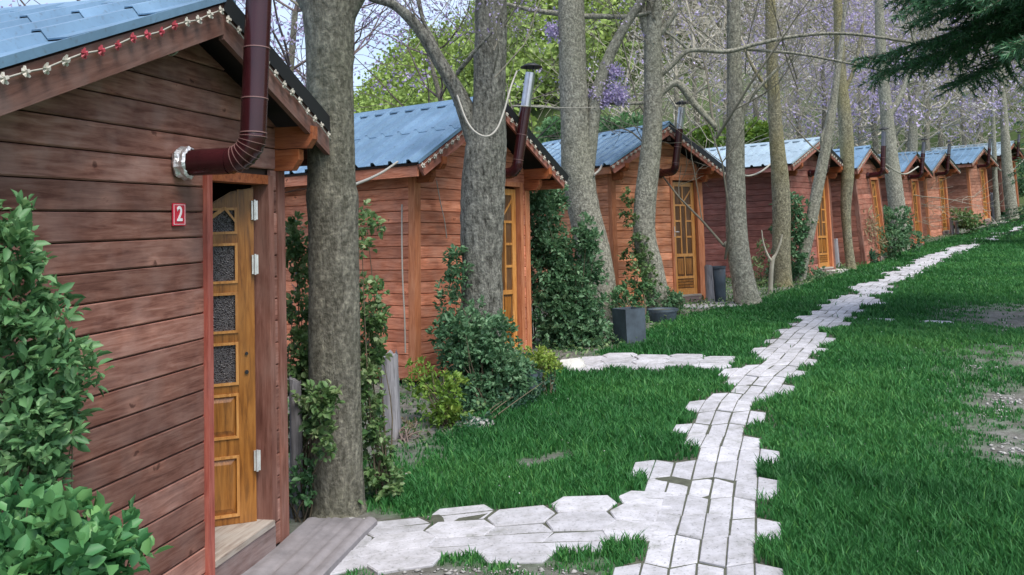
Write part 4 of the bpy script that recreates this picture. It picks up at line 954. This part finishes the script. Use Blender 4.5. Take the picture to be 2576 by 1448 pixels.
def post(px, py, wpx, hpx, lab, lean=0, mat=None, n=9):
    p, d = ground(px, py); r = wpx/2*d/FOC; h = hpx*d/FOC; root = empty('wooden_post', p); tag(root, lab, 'post')
    m = MB(); ph = random.random()*6
    P = [Vector((lean*h*t, 0, -.05+(h+.05)*t)) for t in (0, .2, .4, .6, .8, 1)]
    m.tube(P, [r*(1.12-.14*t) for t in (0, .2, .4, .6, .8, 1)], 14, jit=lambda q, dd, i: 1+.10*math.sin(dd.x*5+ph)+.06*math.sin(dd.y*9+ph)+(.05 if i % 2 else 0)); 
    m.v = [((vx, vy, vz+(h*.05*math.sin(vx*9/r+ph)+h*.035*math.sin(vy*13/r+2*ph))*(1 if vz > h*.97 else 0)) if hpx > 60 else (vx, vy, vz)) for vx, vy, vz in m.v]
    m.build('stump', mat or M_POST, root)
post(985, 1105, 46, 205, 'silvery split tree stump standing beside the ivy, right of the nearest thick trunk')
post(748, 1298, 30, 330, 'weathered grey upright log between the nearest cabin and the thick trunk')
post(1787, 765, 20, 92, 'pale weathered post right of the door of the orange cabin')
post(2396, 590, 9, 42, 'thin pale stake beside the seventh cabin')
post(2408, 590, 8, 38, 'second thin grey stake beside the seventh cabin')
post(2502, 552, 10, 66, 'pale stake at the right of the eighth cabin')
post(2105, 672, 16, 70, 'grey stump right of the door of the fourth cabin')

# ------------------------------------------------------------------ trees
def segs_mesh(segs, k=4):
    """list of (p0,p1,r0,r1) -> prism arrays"""
    P0 = np.array([s[0] for s in segs]); P1 = np.array([s[1] for s in segs]); r0 = np.array([s[2] for s in segs])[:, None]; r1 = np.array([s[3] for s in segs])[:, None]
    D = P1-P0; D /= np.linalg.norm(D, axis=1, keepdims=True)+1e-9; A = np.cross(D, np.array([.31, .17, .93])); A /= np.linalg.norm(A, axis=1, keepdims=True)+1e-9; B = np.cross(D, A); n = len(segs)
    V = np.empty((n, 2*k, 3))
    for j in range(k):
        a = j*2*math.pi/k; o = A*math.cos(a)+B*math.sin(a); V[:, j] = P0+o*r0; V[:, k+j] = P1+o*r1
    F = np.array([(j, (j+1) % k, k+(j+1) % k, k+j) for j in range(k)])[None]+2*k*np.arange(n)[:, None, None]
    return V.reshape(-1, 3), F.reshape(-1, 4)
def grow(segs, ends, p, d, L, r, lev, rnd, bend=.22, upw=.08, kids=3, minr=.0035, droop=0):
    n = 4 if lev > 1 else 3; q = np.array(p, float); dd = np.array(d, float); dd /= np.linalg.norm(dd); pts = [(q.copy(), dd.copy(), r)]
    for i in range(n):
        dd = dd+rnd.normal(0, bend, 3)*.6+np.array([0, 0, upw-droop*(lev < 2)]); dd /= np.linalg.norm(dd); q2 = q+dd*L/n; ra = r*(1-.55*i/n); rb = r*(1-.55*(i+1)/n)
        segs.append((q.copy(), q2.copy(), max(ra, minr), max(rb, minr*.7))); q = q2; pts.append((q.copy(), dd.copy(), rb))
    ends.append((q, dd, lev))
    if lev <= 0: return
    for i in range(kids):
        k = 1+int(rnd.integers(0, n)); P, Dd, rr = pts[k]; ax = rnd.normal(size=3); ax -= ax.dot(Dd)*Dd; ax /= np.linalg.norm(ax); an = rnd.uniform(.45, 1.05); nd = Dd*math.cos(an)+ax*math.sin(an)
        grow(segs, ends, P, nd, L*rnd.uniform(.5, .75), rr*rnd.uniform(.45, .65), lev-1, rnd, bend*1.1, upw, kids, minr, droop)
    grow(segs, ends, q, dd, L*.7, pts[-1][2]*.85, lev-1, rnd, bend, upw, kids, minr, droop)
def blossoms(name, ends, O, mat, per, size, rnd, root, prob=1.):
    E = np.array([e[0] for e in ends if e[2] <= 1 and rnd.random() < prob])
    if len(E) == 0: return
    ci = np.repeat(np.arange(len(E)), per); m = len(ci); C = E[ci]-O+rnd.normal(0, 1, (m, 3))*np.array([size*1.3, size*1.3, size*2.0]); 
    V, F = leaf_arrays(C, rnd.normal(size=(m, 3))+np.array([0, 0, -.5]), rnd.normal(size=(m, 3)), size*rnd.uniform(.6, 1.3, m), size*.7*rnd.uniform(.6, 1.3, m), .4)
    t = np.clip(.5+rnd.normal(0, .25, m), 0, 1); o = bulk(name, V, F, mat, np.repeat(t, 6), root); o['kind'] = 'stuff'
def dbg(p, r, lab):
    for k in CAB:
        lx, ly = cab_local(p.x, p.y, k)
        if -.1-r < lx < CAB[k][1][0]+r+.1 and -r-.02 < ly < 3.2: print('INSIDE', k, lab, round(lx, 2), round(ly, 2), r)
def px_tree(label, base, stems, mat, depth=None, crown=0, seed=0, flow=None, tmat=None, jag=.05, group='bare trees standing in front of the cabins', twigs=0, crownlev=3, flare=.18, knobs=()):
    """stems: lists of (px,py,width px); first is the trunk"""
    p, d = ground(*base)
    if depth: p = at(*base, depth); p.z = float(gz(p.x, p.y)); d = depth
    dbg(p, stems[0][0][2]/2*d/FOC, label)
    rnd = np.random.default_rng(seed); root = empty('tree', p); tag(root, label, 'tree', group)
    O = np.array(p); segs = []; ends = []
    for si, st in enumerate(stems):
        P = spline([(*np.array(at(a, b, d+(q[0] if q else 0)))-O, w_/2*d/FOC) for a, b, w_, *q in st], 5)
        if si == 0:
            P0 = P[0].copy(); P0[:3] = (P[0][0], P[0][1], -.25); P0[3] *= 1+flare; P.insert(0, P0)
            P[1][3] *= 1+flare*.5
        pts = [Vector(q[:3]) for q in P]; rad = [q[3] for q in P]
        # densify
        m = MB(); nn = 26 if rad[0] > .09 else 14
        sp_ = spline([(*a, b) for a, b in zip([tuple(v) for v in pts], rad)], 4 if rad[0] > .09 else 2); pts = [Vector(q[:3]) for q in sp_]; rad = [max(.004, q[3]) for q in sp_]
        ph = seed*1.7+si
        def jit(q, dd, i, ph=ph):
            z = q.z
            v = 1+jag*(noise.noise(Vector((dd.x*1.6+ph, dd.y*1.6, z*1.3)))*1.3+noise.noise(Vector((dd.x*5, dd.y*5+ph, z*4.5)))*.55+noise.noise(Vector((dd.x*14, dd.y*14+ph, z*13)))*.35)
            for (kz, kh, ka) in knobs: v += ka*math.exp(-((z-kz)/kh)**2)
            return v
        m.tube(pts, rad, nn, True, True, jit)
        m.build('trunk' if si == 0 else 'branch', mat, root)
        # twigs springing from upper stems
        for _ in range(twigs if si == 0 else twigs//2):
            i = rnd.integers(int(len(pts)*.55), len(pts))
            if pts[i].z < 2.7 and group: continue
            dd = np.array([rnd.normal(), rnd.normal()*.6, .7]); grow(segs, ends, np.array(pts[i])+O, dd, rnd.uniform(.5, 1.2), min(rad[i]*.12, .009), 2, rnd, .3, .12, 2, .0025)
        if crown:
            top = np.array(pts[-1])+O
            for c_ in range(crown):
                a = rnd.random()*6.28; grow(segs, ends, top-np.array([0, 0, rnd.uniform(0, .8)]), np.array([math.cos(a)*.8, math.sin(a)*.8, .9]), rnd.uniform(1.2, 2.2), min(rad[-1]*.6, .035), crownlev, rnd, .25, .05, 3)
    if segs:
        V, F = segs_mesh(segs, 5); bulk('crown', V-O, F, tmat or M_TWIGM, None, root, True)
        hi = [e for e in ends if e[0][2]-O[2] > (3.0 if O[1] < 12 else 4.6)]
        if flow and hi: blossoms('blossoms', hi, O, flow, 9, .028, rnd, root, .3)
    return root
T = px_tree
T('nearest and thickest tree trunk, grey, standing right of the nearest cabin', (848, 1287),
  [[(848, 1287, 140), (845, 1150, 134), (842, 1000, 130), (841, 850, 128), (840, 700, 126), (838, 560, 124), (836, 505, 128), (834, 470, 120), (832, 330, 117), (830, 200, 117), (829, 100, 122), (828, 40, 132), (828, -20, 136), (830, -100, 120), (834, -250, 90), (845, -480, 60), (855, -700, 30)],
   [(815, 60, 70), (780, 0, 64), (735, -80, 54), (660, -200, 44), (590, -400, 30)], [(845, 70, 70), (880, 10, 60), (915, -50, 50), (960, -180, 40), (985, -400, 26)]], M_BARK, crown=3, seed=1, flow=L_FLOW, twigs=0, jag=.03, knobs=((1.95, .03, .04), (1.4, .04, -.02)))
T('thick forked trunk with deep furrowed grey bark in front of the second cabin', (1210, 975),
  [[(1212, 975, 118), (1212, 850, 112), (1212, 700, 106), (1213, 550, 106), (1218, 430, 104), (1226, 350, 100), (1231, 270, 84), (1233, 150, 80), (1236, 0, 78), (1240, -200, 66), (1250, -420, 40)],
   [(1205, 370, 60), (1180, 300, 52), (1150, 230, 40), (1112, 165, 34), (1070, 95, 30), (1030, 45, 27), (985, 10, 24), (930, -8, 22), (850, -60, 18), (760, -160, 12)],
   [(1112, 165, 14), (1090, 100, 10), (1060, 40, 8), (1040, -60, 5)], [(1150, 185, 12, -.1), (1185, 140, 9, -.2), (1240, 80, 6, -.3)]], M_BARKF, crown=3, seed=2, flow=L_FLOW, jag=.10, twigs=4)
T('pale grey twin stemmed trunk with a leaning foot between the second and third cabins', (1512, 800),
  [[(1518, 800, 84), (1505, 700, 86), (1488, 610, 84), (1468, 520, 80), (1455, 440, 82), (1448, 380, 74), (1444, 280, 70), (1440, 150, 68), (1436, 0, 66), (1436, -250, 50)],
   [(1470, 470, 40), (1482, 380, 38), (1492, 300, 34), (1505, 230, 32), (1530, 150, 28), (1570, 70, 24), (1615, 0, 20), (1680, -120, 14)],
   [(1455, 38, 16), (1400, 34, 14), (1340, 26, 12), (1280, 12, 9), (1200, -10, 5)], [(1460, 42, 15), (1520, 42, 13), (1580, 42, 11), (1640, 30, 8)], [(1480, 430, 10), (1440, 300, 8), (1380, 270, 6), (1290, 268, 5)]], M_BARKL, crown=3, seed=3, flow=L_FLOW, twigs=5)
T('ivy clad trunk in front of the left half of the orange cabin', (1655, 790),
  [[(1662, 790, 62), (1641, 680, 58), (1622, 600, 56), (1622, 520, 54), (1632, 430, 52), (1640, 340, 50), (1643, 220, 46), (1642, 100, 44), (1646, 0, 38), (1655, -200, 30)],
   [(1640, 120, 26), (1622, 60, 22), (1612, 0, 20), (1590, -120, 12)], [(1655, 90, 20), (1680, 60, 14), (1705, 20, 10), (1715, -40, 7)],
   [(1650, 200, 15), (1690, 165, 13), (1735, 128, 12), (1830, 130, 11), (1900, 112, 10), (2000, 92, 9), (2120, 85, 8), (2260, 102, 7), (2380, 128, 6), (2470, 165, 5), (2560, 205, 4)],
   [(1735, 128, 9), (1700, 98, 7), (1670, 78, 5)], [(1880, 125, 8, .1), (2000, 135, 7), (2110, 155, 6), (2230, 178, 6), (2340, 180, 5), (2420, 160, 4)],
   [(1650, 250, 15), (1700, 210, 18), (1745, 260, 17), (1800, 320, 14)], [(1430, 262, 6), (1500, 258, 6), (1560, 262, 8), (1640, 258, 10)]], M_BARKL, crown=2, seed=4, flow=L_FLOW, twigs=5)
T('straight grey trunk right of the door of the orange cabin', (1878, 768),
  [[(1882, 768, 66), (1868, 700, 58), (1858, 640, 56), (1852, 560, 52), (1850, 450, 48), (1850, 330, 44), (1848, 200, 38), (1846, 60, 34), (1845, -60, 30), (1840, -250, 22)],
   [(1852, 350, 14), (1880, 260, 10), (1930, 200, 8), (2000, 130, 6)], [(1850, 640, 24), (1832, 620, 20), (1822, 612, 12)]], M_BARKL, crown=2, seed=5, flow=L_FLOWP, twigs=5)
T('yellowish lichen covered trunk in front of the left of the fourth cabin', (1970, 722),
  [[(1970, 722, 46), (1966, 640, 44), (1966, 540, 44), (1962, 440, 42), (1956, 380, 38), (1950, 300, 34), (1944, 200, 30), (1940, 100, 28), (1938, 0, 26), (1930, -200, 20)],
   [(1950, 250, 10), (1900, 180, 8), (1870, 120, 6)]], M_BARKY, crown=2, seed=6, flow=L_FLOWP, twigs=4)
T('thin slanting trunk leaning right in front of the fourth cabin', (2008, 712),
  [[(2008, 712, 34), (2022, 640, 32), (2038, 570, 30), (2052, 500, 29), (2066, 430, 28), (2078, 370, 26), (2088, 310, 24), (2098, 250, 18), (2108, 170, 14), (2120, 80, 10), (2130, -40, 7)],
   [(2072, 400, 12), (2068, 350, 10), (2078, 320, 8)]], M_BARKL, crown=1, seed=7, flow=L_FLOWP, twigs=3)
T('yellow barked trunk right of the slanting thin trunk', (2140, 682),
  [[(2142, 682, 24), (2132, 600, 22), (2128, 520, 26), (2132, 440, 32), (2130, 360, 34), (2124, 280, 32), (2116, 200, 28), (2112, 120, 26), (2108, 20, 22), (2100, -140, 16)],
   [(2120, 240, 12), (2150, 170, 9), (2170, 60, 6)]], M_BARKY, crown=2, seed=8, flow=L_FLOWP, twigs=3)
T('grey trunk in front of the sixth cabin, left of a close pair', (2262, 634),
  [[(2265, 634, 46), (2256, 520, 42), (2246, 440, 38), (2236, 350, 34), (2228, 260, 30), (2220, 180, 26), (2214, 80, 24), (2210, -60, 18)],
   [(2232, 300, 16), (2262, 250, 14), (2285, 180, 10), (2300, 80, 7)]], M_BARKL, crown=2, seed=9, flow=L_FLOWP, twigs=3)
T('slimmer grey trunk of a close pair, at the left of the seventh cabin', (2306, 614),
  [[(2307, 614, 30), (2298, 500, 28), (2294, 430, 26), (2296, 350, 24), (2300, 280, 20), (2312, 220, 14), (2330, 140, 9), (2340, 40, 6)],
   [(2300, 300, 10), (2285, 220, 8), (2275, 120, 6)]], M_BARKL, crown=2, seed=10, flow=L_FLOWP, twigs=3)
T('grey trunk at the far right end of the row beside the eighth cabin', (2547, 552),
  [[(2547, 552, 30), (2538, 470, 28), (2532, 400, 24), (2528, 330, 20), (2522, 240, 16), (2516, 140, 12), (2510, 20, 8)]], M_BARKL, crown=2, seed=11, flow=L_FLOWP, twigs=2)
T('thin grey trunk just right of the eighth cabin', (2510, 558),
  [[(2511, 558, 14), (2505, 480, 13), (2502, 420, 12), (2500, 340, 10), (2496, 240, 8), (2492, 100, 6)]], M_BARKL, crown=1, seed=12, flow=L_FLOWP)
T('small pale branching sapling against the side wall of the fourth cabin', (1938, 742),
  [[(1938, 742, 12), (1940, 690, 11), (1944, 655, 10), (1952, 640, 6), (1962, 615, 5), (1968, 590, 3)], [(1942, 660, 7), (1930, 640, 6), (1920, 610, 4), (1916, 580, 3)]], M_TWIG, seed=13, group=None, flare=0)
# lilac clusters close to the lens: hanging from near twigs
def cluster(px, py, rpx, d, lab, owner, seed, k=260):
    rnd = np.random.default_rng(seed); c = np.array(at(px, py, d)); r = rpx*d/FOC; O = np.array(owner.location); C = c+rnd.normal(0, 1, (k, 3))*np.array([r*.5, r*.4, r*.5])-O
    V, F = leaf_arrays(C, rnd.normal(size=(k, 3)), rnd.normal(size=(k, 3)), .045*rnd.uniform(.7, 1.2, k), .032*rnd.uniform(.7, 1.2, k), .4)
    o = bulk('blossom_cluster', V, F, L_FLOW, np.repeat(np.clip(.65+rnd.normal(0, .2, k), 0, 1), 6), owner); o['kind'] = 'stuff'
trees = [o for o in bpy.data.objects if o.name.startswith('tree') and o.parent is None]
trees.sort(key=lambda o: o.name)
t3, t4 = trees[2], trees[3]
for (px, py, r, ow, sd) in ((1390, 75, 24, t3, 1), (1535, 228, 30, t3, 2), (1560, 245, 20, t3, 8), (1500, 240, 22, t3, 3), (1520, 255, 14, t3, 4), (1545, 180, 22, t3, 5), (1630, 85, 10, t4, 6)):
    cluster(px, py, r, gdepth(1512, 800) if ow is t3 else gdepth(1655, 790), '', ow, sd)

def back_tree(px, d, h, r, seed, label, flow, per=7, size=.09, tm=None, lev=4, prob=.8, droop=.03, lean=0., lean_y=0., kids=3, z=None, grp='blossoming trees behind the cabins'):
    rnd = np.random.default_rng(seed); x = (px-1288)/FOC*d; y = d; z = float(gz(x, y)) if z is None else z; O = np.array([x, y, z]); root = empty('tree', tuple(O)); tag(root, label, 'tree', grp); 
    segs = []; ends = []; n = 6; q = np.array([0, 0, -.3]); dd = np.array([lean, lean_y, 1.]); m = []
    for i in range(n):
        dd2 = dd+rnd.normal(0, .05, 3); dd2 /= np.linalg.norm(dd2); q2 = q+dd2*h*.62/n; m.append((q.copy(), r*(1-.55*i/n))); 
        if i >= 1:
            for _ in range(2 if i < 3 else 3):
                a = rnd.random()*6.28; grow(segs, ends, q2, np.array([math.cos(a), math.sin(a), rnd.uniform(.2, .8)]), h*rnd.uniform(.18, .3), r*(1-.55*i/n)*.42, lev-1, rnd, .28, .05, kids, .006, droop)
        q = q2
    m.append((q, r*.45)); grow(segs, ends, q, dd, h*.3, r*.45, lev-1, rnd, .25, .05, kids, .006)
    mb = MB(); mb.tube([Vector(a) for a, b in m], [b for a, b in m], 9); mb.build('trunk', M_BARK, root)
    V, F = segs_mesh(segs, 3); bulk('crown', V, F, tm or M_TWIG, None, root)
    E = [(e[0]+O, e[1], e[2]) for e in ends if e[0][2] > 3.7]; blossoms('blossoms', E, O, flow, per, size, rnd, root, prob)
adj = ['slender', 'leaning', 'twisting', 'wide crowned', 'tall', 'low forked', 'sparse', 'dense']
bl = [(1575, 30, 8), (1700, 26, 9), (1760, 31, 11), (1905, 30, 10), (2010, 34, 12), (2075, 30, 10), (2165, 36, 12), (2190, 31, 10), (2280, 42, 13), (2340, 37, 12), (2365, 45, 14), (2430, 41, 13), (2475, 46, 14), (2540, 44, 13), (2600, 48, 15), (1820, 36, 12), (2100, 46, 15), (2240, 52, 17), (2420, 54, 18)]
pos = ['above the left roof of the orange cabin', 'just above the ridge of the orange cabin', 'behind the steel chimney of the orange cabin', 'above the pale roof of the fourth cabin', 'behind the lichen trunk', 'behind the slanting trunk top', 'behind the yellow trunk', 'above the fifth cabin', 'behind the close pair of trunks', 'left above the seventh cabin', 'right above the seventh cabin', 'above the gap between seventh and eighth cabins', 'above the eighth cabin', 'at the far right above the last roof', 'at the right edge below the spruce', 'far behind the straight grey trunk', 'far behind the fourth cabin', 'farthest behind the sixth cabin', 'farthest behind the seventh cabin']
for i, (px, d, h) in enumerate(bl):
    back_tree(px, d, h, .10+.004*h, 100+i, '%s bare tree with mauve blossom %s' % (adj[i % 8], pos[i]), L_FLOW if i % 4 == 1 else L_FLOWP, per=10, size=.058+.0014*d, prob=.04 if px < 1800 else (.55 if i % 4 == 1 else .09), lev=4 if px > 1950 else 3)
# dark twigged lilac trees against the sky, rooted behind the second cabin and behind the trunks
for i, (px, d, h, ln, lab) in enumerate(((800, 15, 7.6, .12, 'dark twigged lilac blossom tree against the sky just right of the nearest trunk'), (1215, 17, 8.0, -.16, 'dark twigged tree with lilac blossom against the sky left of the forked trunk'), (700, 13, 8.0, .05, 'dark twigged tree with lilac blossom rising behind the roof of the nearest cabin'), (330, 14, 10.0, 0, 'dark twigged tree whose blossom shows above the roof edge of the nearest cabin'))):
    back_tree(px, d, h, .09, 300+i, lab, L_FLOW, per=14, size=.055, tm=M_TWIGD, lev=3, prob=.8, droop=.10, lean=ln, kids=2)

# ------------------------------------------------------------------ hill with wood
az = np.radians(np.linspace(-75, 75, 140)); rr = np.linspace(40, 190, 40)
def ridge(a):
    a = np.degrees(a); return np.interp(a, [-75, -40, -20, -13, -9.6, -7, -4.6, -1.5, 0, 2.5, 5, 15, 30, 75], [7, 8, 9, 9.5, 13, 17, 20, 24, 28, 34, 40, 52, 50, 40])
def hillz(a, r):
    t = np.clip((r-40)/75, 0, 1); s = t*t*(3-2*t); return gz0(np.sin(a)*r, np.cos(a)*r)*np.clip(1-(r-40)/60, 0, 1)-.3+s*(ridge(a)+1.2*np.sin(a*23+r*.1)+.8*np.sin(a*51))
A_, R_ = np.meshgrid(az, rr); Zh = hillz(A_, R_); J = np.arange(A_.size).reshape(A_.shape)
Fh = np.stack([J[:-1, :-1], J[1:, :-1], J[1:, 1:], J[:-1, 1:]], -1).reshape(-1, 4)[:, ::-1]
M_HILL = plain('hill_meadow', (.07, .11, .03), .95, 0, .08, .4)
tag(bulk('hill', np.stack([np.sin(A_)*R_, np.cos(A_)*R_, Zh], -1).reshape(-1, 3), Fh, M_HILL, smooth=True), 'wooded hill rising behind the cabins', kind='structure')
def wood_mass(name, label, a0, a1, n, mat, seed, size, per=110, cr=(2.0, 4.2)):
    rnd = np.random.default_rng(seed); a = np.radians(rnd.uniform(a0, a1, n)); r = rnd.uniform(62, 128, n); x = np.sin(a)*r; y = np.cos(a)*r; z = hillz(a, r); R0 = rnd.uniform(*cr, n)
    ci = np.repeat(np.arange(n), per); m = len(ci); u = rnd.normal(size=(m, 3)); u /= np.linalg.norm(u, axis=1, keepdims=True); u[:, 2] = np.abs(u[:, 2])*1.1-.25; q = rnd.uniform(.6, 1.05, m)*(1+.18*np.sin(u[:, 0]*6+ci)*np.cos(u[:, 2]*7+ci*2))
    C = np.stack([x, y, z+R0*.5], -1)[ci]+u*(R0[ci]*q)[:, None]; t = np.clip(.45+rnd.normal(0, .2, n)[ci]+rnd.normal(0, .12, m), 0, 1)
    V, F = leaf_arrays(C, rnd.normal(size=(m, 3)), u+rnd.normal(0, .5, (m, 3)), size*rnd.uniform(.6, 1.3, m), size*.8*rnd.uniform(.6, 1.3, m), .1)
    tag(bulk(name, V, F, mat, np.repeat(t, 6)), label, 'woodland', kind='stuff')
wood_mass('hillside_wood', 'spring green woodland covering the hill behind the second and third cabins', -24, 9, 1100, L_HILL, 5, .42, 190)
L_BROWN = leafmat('bare_grey_brown_wood', (.19, .185, .135), (.32, .30, .235), (.45, .43, .36), .1, .9)
wood_mass('bare_hillside_wood', 'grey brown leafless woodland on the right part of the hill', 8, 38, 800, L_BROWN, 6, .5)
wood_mass('scattered_green_wood', 'scattered green crowns among the leafless woodland on the right of the hill', 9, 34, 90, L_HILL, 8, .45)
# bright shrubs just behind the roofs
bush('shrub', 'bright yellow green bush behind the pale roof of the fourth cabin', 'shrub', [(1770, 352, 27, 40, 22, 1), (1900, 345, 29, 35, 30, 1), (1865, 350, 29, 30, 24, 1)], L_BRIGHT, 2600, .16, .1, stems=0, tb=.3)
bush('shrub', 'green bush behind the left roof edge of the orange cabin', 'shrub', [(1560, 320, 25, 60, 18, 1), (1400, 330, 24, 50, 16, 1)], L_MID, 1800, .14, .09, stems=0, tb=.4)

# ------------------------------------------------------------------ spruces
def spruce(px, d, z0, h, rb, nb, label, seed, nl=.055, tw=26, lo=.05, per=26):
    rnd = np.random.default_rng(seed); x = (px-1288)/FOC*d; y = d; O = np.array([x, y, float(gz(x, y))]); root = empty('spruce_tree', tuple(O)); tag(root, label, 'tree')
    mb = MB(); mb.tube([(0, 0, -.3), (0, 0, h*.5), (0, 0, h)], [.02*h, .012*h, .01], 12); mb.build('trunk', M_BARKF, root)
    segs = []; C = []; Dd = []
    for b in range(nb):
        t = lo+(1-lo)*(b/nb)**.9; zb = z0+(h-z0)*t; L = rb*(1-t)*rnd.uniform(.8, 1.1)+.25; a = rnd.random()*6.28 if b % 3 else math.pi+rnd.normal(0, .5)
        dirv = np.array([math.cos(a), math.sin(a), -.12]); side = np.array([-math.sin(a), math.cos(a), 0]); prev = np.array([0, 0, zb]); nn = 7
        for i in range(nn):
            nxt = prev+dirv*L/nn+np.array([0, 0, -.05*L*(i/nn)+(.06*L*(i/nn)**3)]); segs.append((prev, nxt, .012*L*(1-i/nn)+.004, .012*L*(1-(i+1)/nn)+.003)); 
            for s in (-1, 1):
                for w_ in range(max(1, tw//nn//2)):
                    st = prev+(nxt-prev)*rnd.random(); tl = L*.34*(1-.75*i/nn)*rnd.uniform(.6, 1.1)+.08; td = side*s*rnd.uniform(.7, 1)+dirv*rnd.uniform(.3, .8)+np.array([0, 0, -rnd.uniform(.1, .55)]); td /= np.linalg.norm(td)
                    segs.append((st, st+td*tl, .004, .002)); k = int(per*tl/.35)+6; f = rnd.random(k); C.append(st+td*tl*f[:, None]); u = rnd.normal(size=(k, 3))*.75+td; Dd.append(u)
            prev = nxt
    V, F = segs_mesh(segs, 3); bulk('branches', V, F, M_STEM, None, root)
    C = np.concatenate(C); Dd = np.concatenate(Dd); m = len(C); Dd /= np.linalg.norm(Dd, axis=1, keepdims=True); S_ = np.cross(Dd, rnd.normal(size=(m, 3))); S_ /= np.linalg.norm(S_, axis=1, keepdims=True)
    W_ = nl*.085; V = np.stack([C-S_*W_, C+S_*W_, C+Dd*nl*rnd.uniform(.7, 1.2, m)[:, None]], 1).reshape(-1, 3); F = np.arange(3*m).reshape(m, 3)
    t = np.clip(.4+rnd.normal(0, .22, m), 0, 1); o = bulk('needles', V, F, L_NEEDLE, np.repeat(t, 3), root); o['kind'] = 'stuff'; print('needles', m)
spruce(2860, 10.5, 3.5, 8.8, 2.6, 120, 'dark spruce whose drooping boughs hang into the upper right corner', 21, .09, 100, .0, 36)
spruce(2690, 27, .5, 8, 2.2, 70, 'second dark spruce farther back at the right edge above the end of the path', 22, .12, 26, .02, 16)

# ------------------------------------------------------------------ cables
def cable(label, pts, wpx, mat=None, name='cable'):
    """pts: (px,py,depth)"""
    P = [np.array(at(*p)) for p in pts]; O = P[0].copy(); sp_ = spline([p-O for p in P], 8); m = MB(); d = pts[0][2]; m.tube([Vector(p) for p in sp_], wpx/2*d/FOC, 7); o = m.build(name, mat or M_CABLE, None, tuple(O)); tag(o, label, 'cable')
cable('thick pale cable sagging from the nearest trunk to the eave of the second cabin', [(890, 466, D1+.3), (930, 450, D1+1.2), (965, 432, D1+2), (1000, 408, D1+2.8)], 8)
cable('pale cable looped under the fork of the forked trunk', [(1150, 240, D2-.35), (1172, 300, D2-.45), (1195, 332, D2-.55), (1225, 344, D2-.6), (1250, 325, D2-.55), (1268, 280, D2-.45), (1285, 220, D2-.3), (1300, 180, D2+.2)], 5)
cable('thin pale wire running from the chimney of the second cabin to the twin stemmed trunk', [(1290, 266, D2+.5), (1360, 270, D2+2), (1450, 272, gdepth(1512, 800)-.5), (1540, 268, gdepth(1512, 800)), (1640, 252, gdepth(1655, 790))], 3)
cable('short pale cable end at the left eave of the orange cabin', [(1495, 440, 13.8), (1508, 428, 14.2), (1514, 416, 14.6)], 6)
cable('pale cable sagging below the eave of the fourth cabin', [(1860, 438, 17), (1885, 443, 17.4), (1915, 432, 17.9), (1945, 408, 18.4)], 5)
cable('pale cable sagging between the fifth and sixth cabins', [(2228, 414, 23), (2255, 432, 24), (2280, 438, 25), (2310, 420, 26)], 4)
cable('pale cable sagging by the last cabin at the right edge', [(2500, 408, 36), (2518, 430, 37), (2545, 430, 38), (2576, 402, 39)], 4)
cable('white vertical cable beside the left corner post of the second cabin', [(1011, 515, 9.6), (1011, 600, 9.6), (1013, 700, 9.56), (1018, 800, 9.53), (1020, 888, 9.5)], 4)
cable('thin pale string hanging on the front wall of the second cabin', [(1098, 455, 9.82), (1108, 510, 9.86), (1118, 555, 9.89), (1124, 600, 9.92)], 2.5)
cable('small white hook cable under the gable peak of the nearest cabin', [(415, 130, 4.15), (428, 139, 4.15), (442, 134, 4.15), (450, 120, 4.15)], 6)

# ------------------------------------------------------------------ ground cover in the beds, fallen petals on the lawn
def cover():
    n = 80000; x = rng.uniform(-2.2, 15, n); y = rng.uniform(5.4, 32, n); xe = np.interp(y, ey, ex); m_ = (x < xe+.15) & (x > xe-2.6)
    for k in CAB:
        lx, ly = cab_local(x, y, k); m_ &= ~((lx > -.02) & (lx < CAB[k][1][0]+.03) & (ly > -.05) & (ly < 3.1))
    lx, ly = cab_local(x, y, 1); m_ &= ~((lx > -.2) & (lx < 2.5) & (ly > -.56) & (ly < .1))
    m_ &= (nz2(x, y, 2.1)+.5*nz2(x, y, 6) > -.5)
    x = x[m_]; y = y[m_]; m = len(x); C = np.stack([x, y, gz(x, y)+rng.uniform(0, .09, m)], -1)
    V, F = leaf_arrays(C, rng.normal(size=(m, 3))+np.array([0, 0, .5]), rng.normal(size=(m, 3))*.4+np.array([0, 0, 1]), rng.uniform(.03, .07, m), rng.uniform(.018, .035, m), .2)
    tag(bulk('ground_cover', V, F, L_IVY, np.repeat(np.clip(rng.normal(.4, .25, m), 0, 1), 6), smooth=True), 'low leafy weeds covering the soil between trunks and cabins', 'weeds', kind='stuff')
    m = 900; x = rng.uniform(-1, 11, m); y = rng.uniform(4.6, 24, m); C = np.stack([x, y, gz(x, y)+.035+rng.uniform(0, .025, m)], -1)
    V, F = leaf_arrays(C, rng.normal(size=(m, 3))*np.array([1, 1, .3]), rng.normal(size=(m, 3))*.3+np.array([0, 0, 1]), rng.uniform(.008, .02, m), rng.uniform(.005, .011, m), .3)
    tag(bulk('fallen_petals', V, F, L_FLOWP, np.repeat(np.clip(rng.normal(.6, .3, m), 0, 1), 6)), 'tiny pale fallen petals scattered over the lawn', 'petals', kind='stuff')
cover()
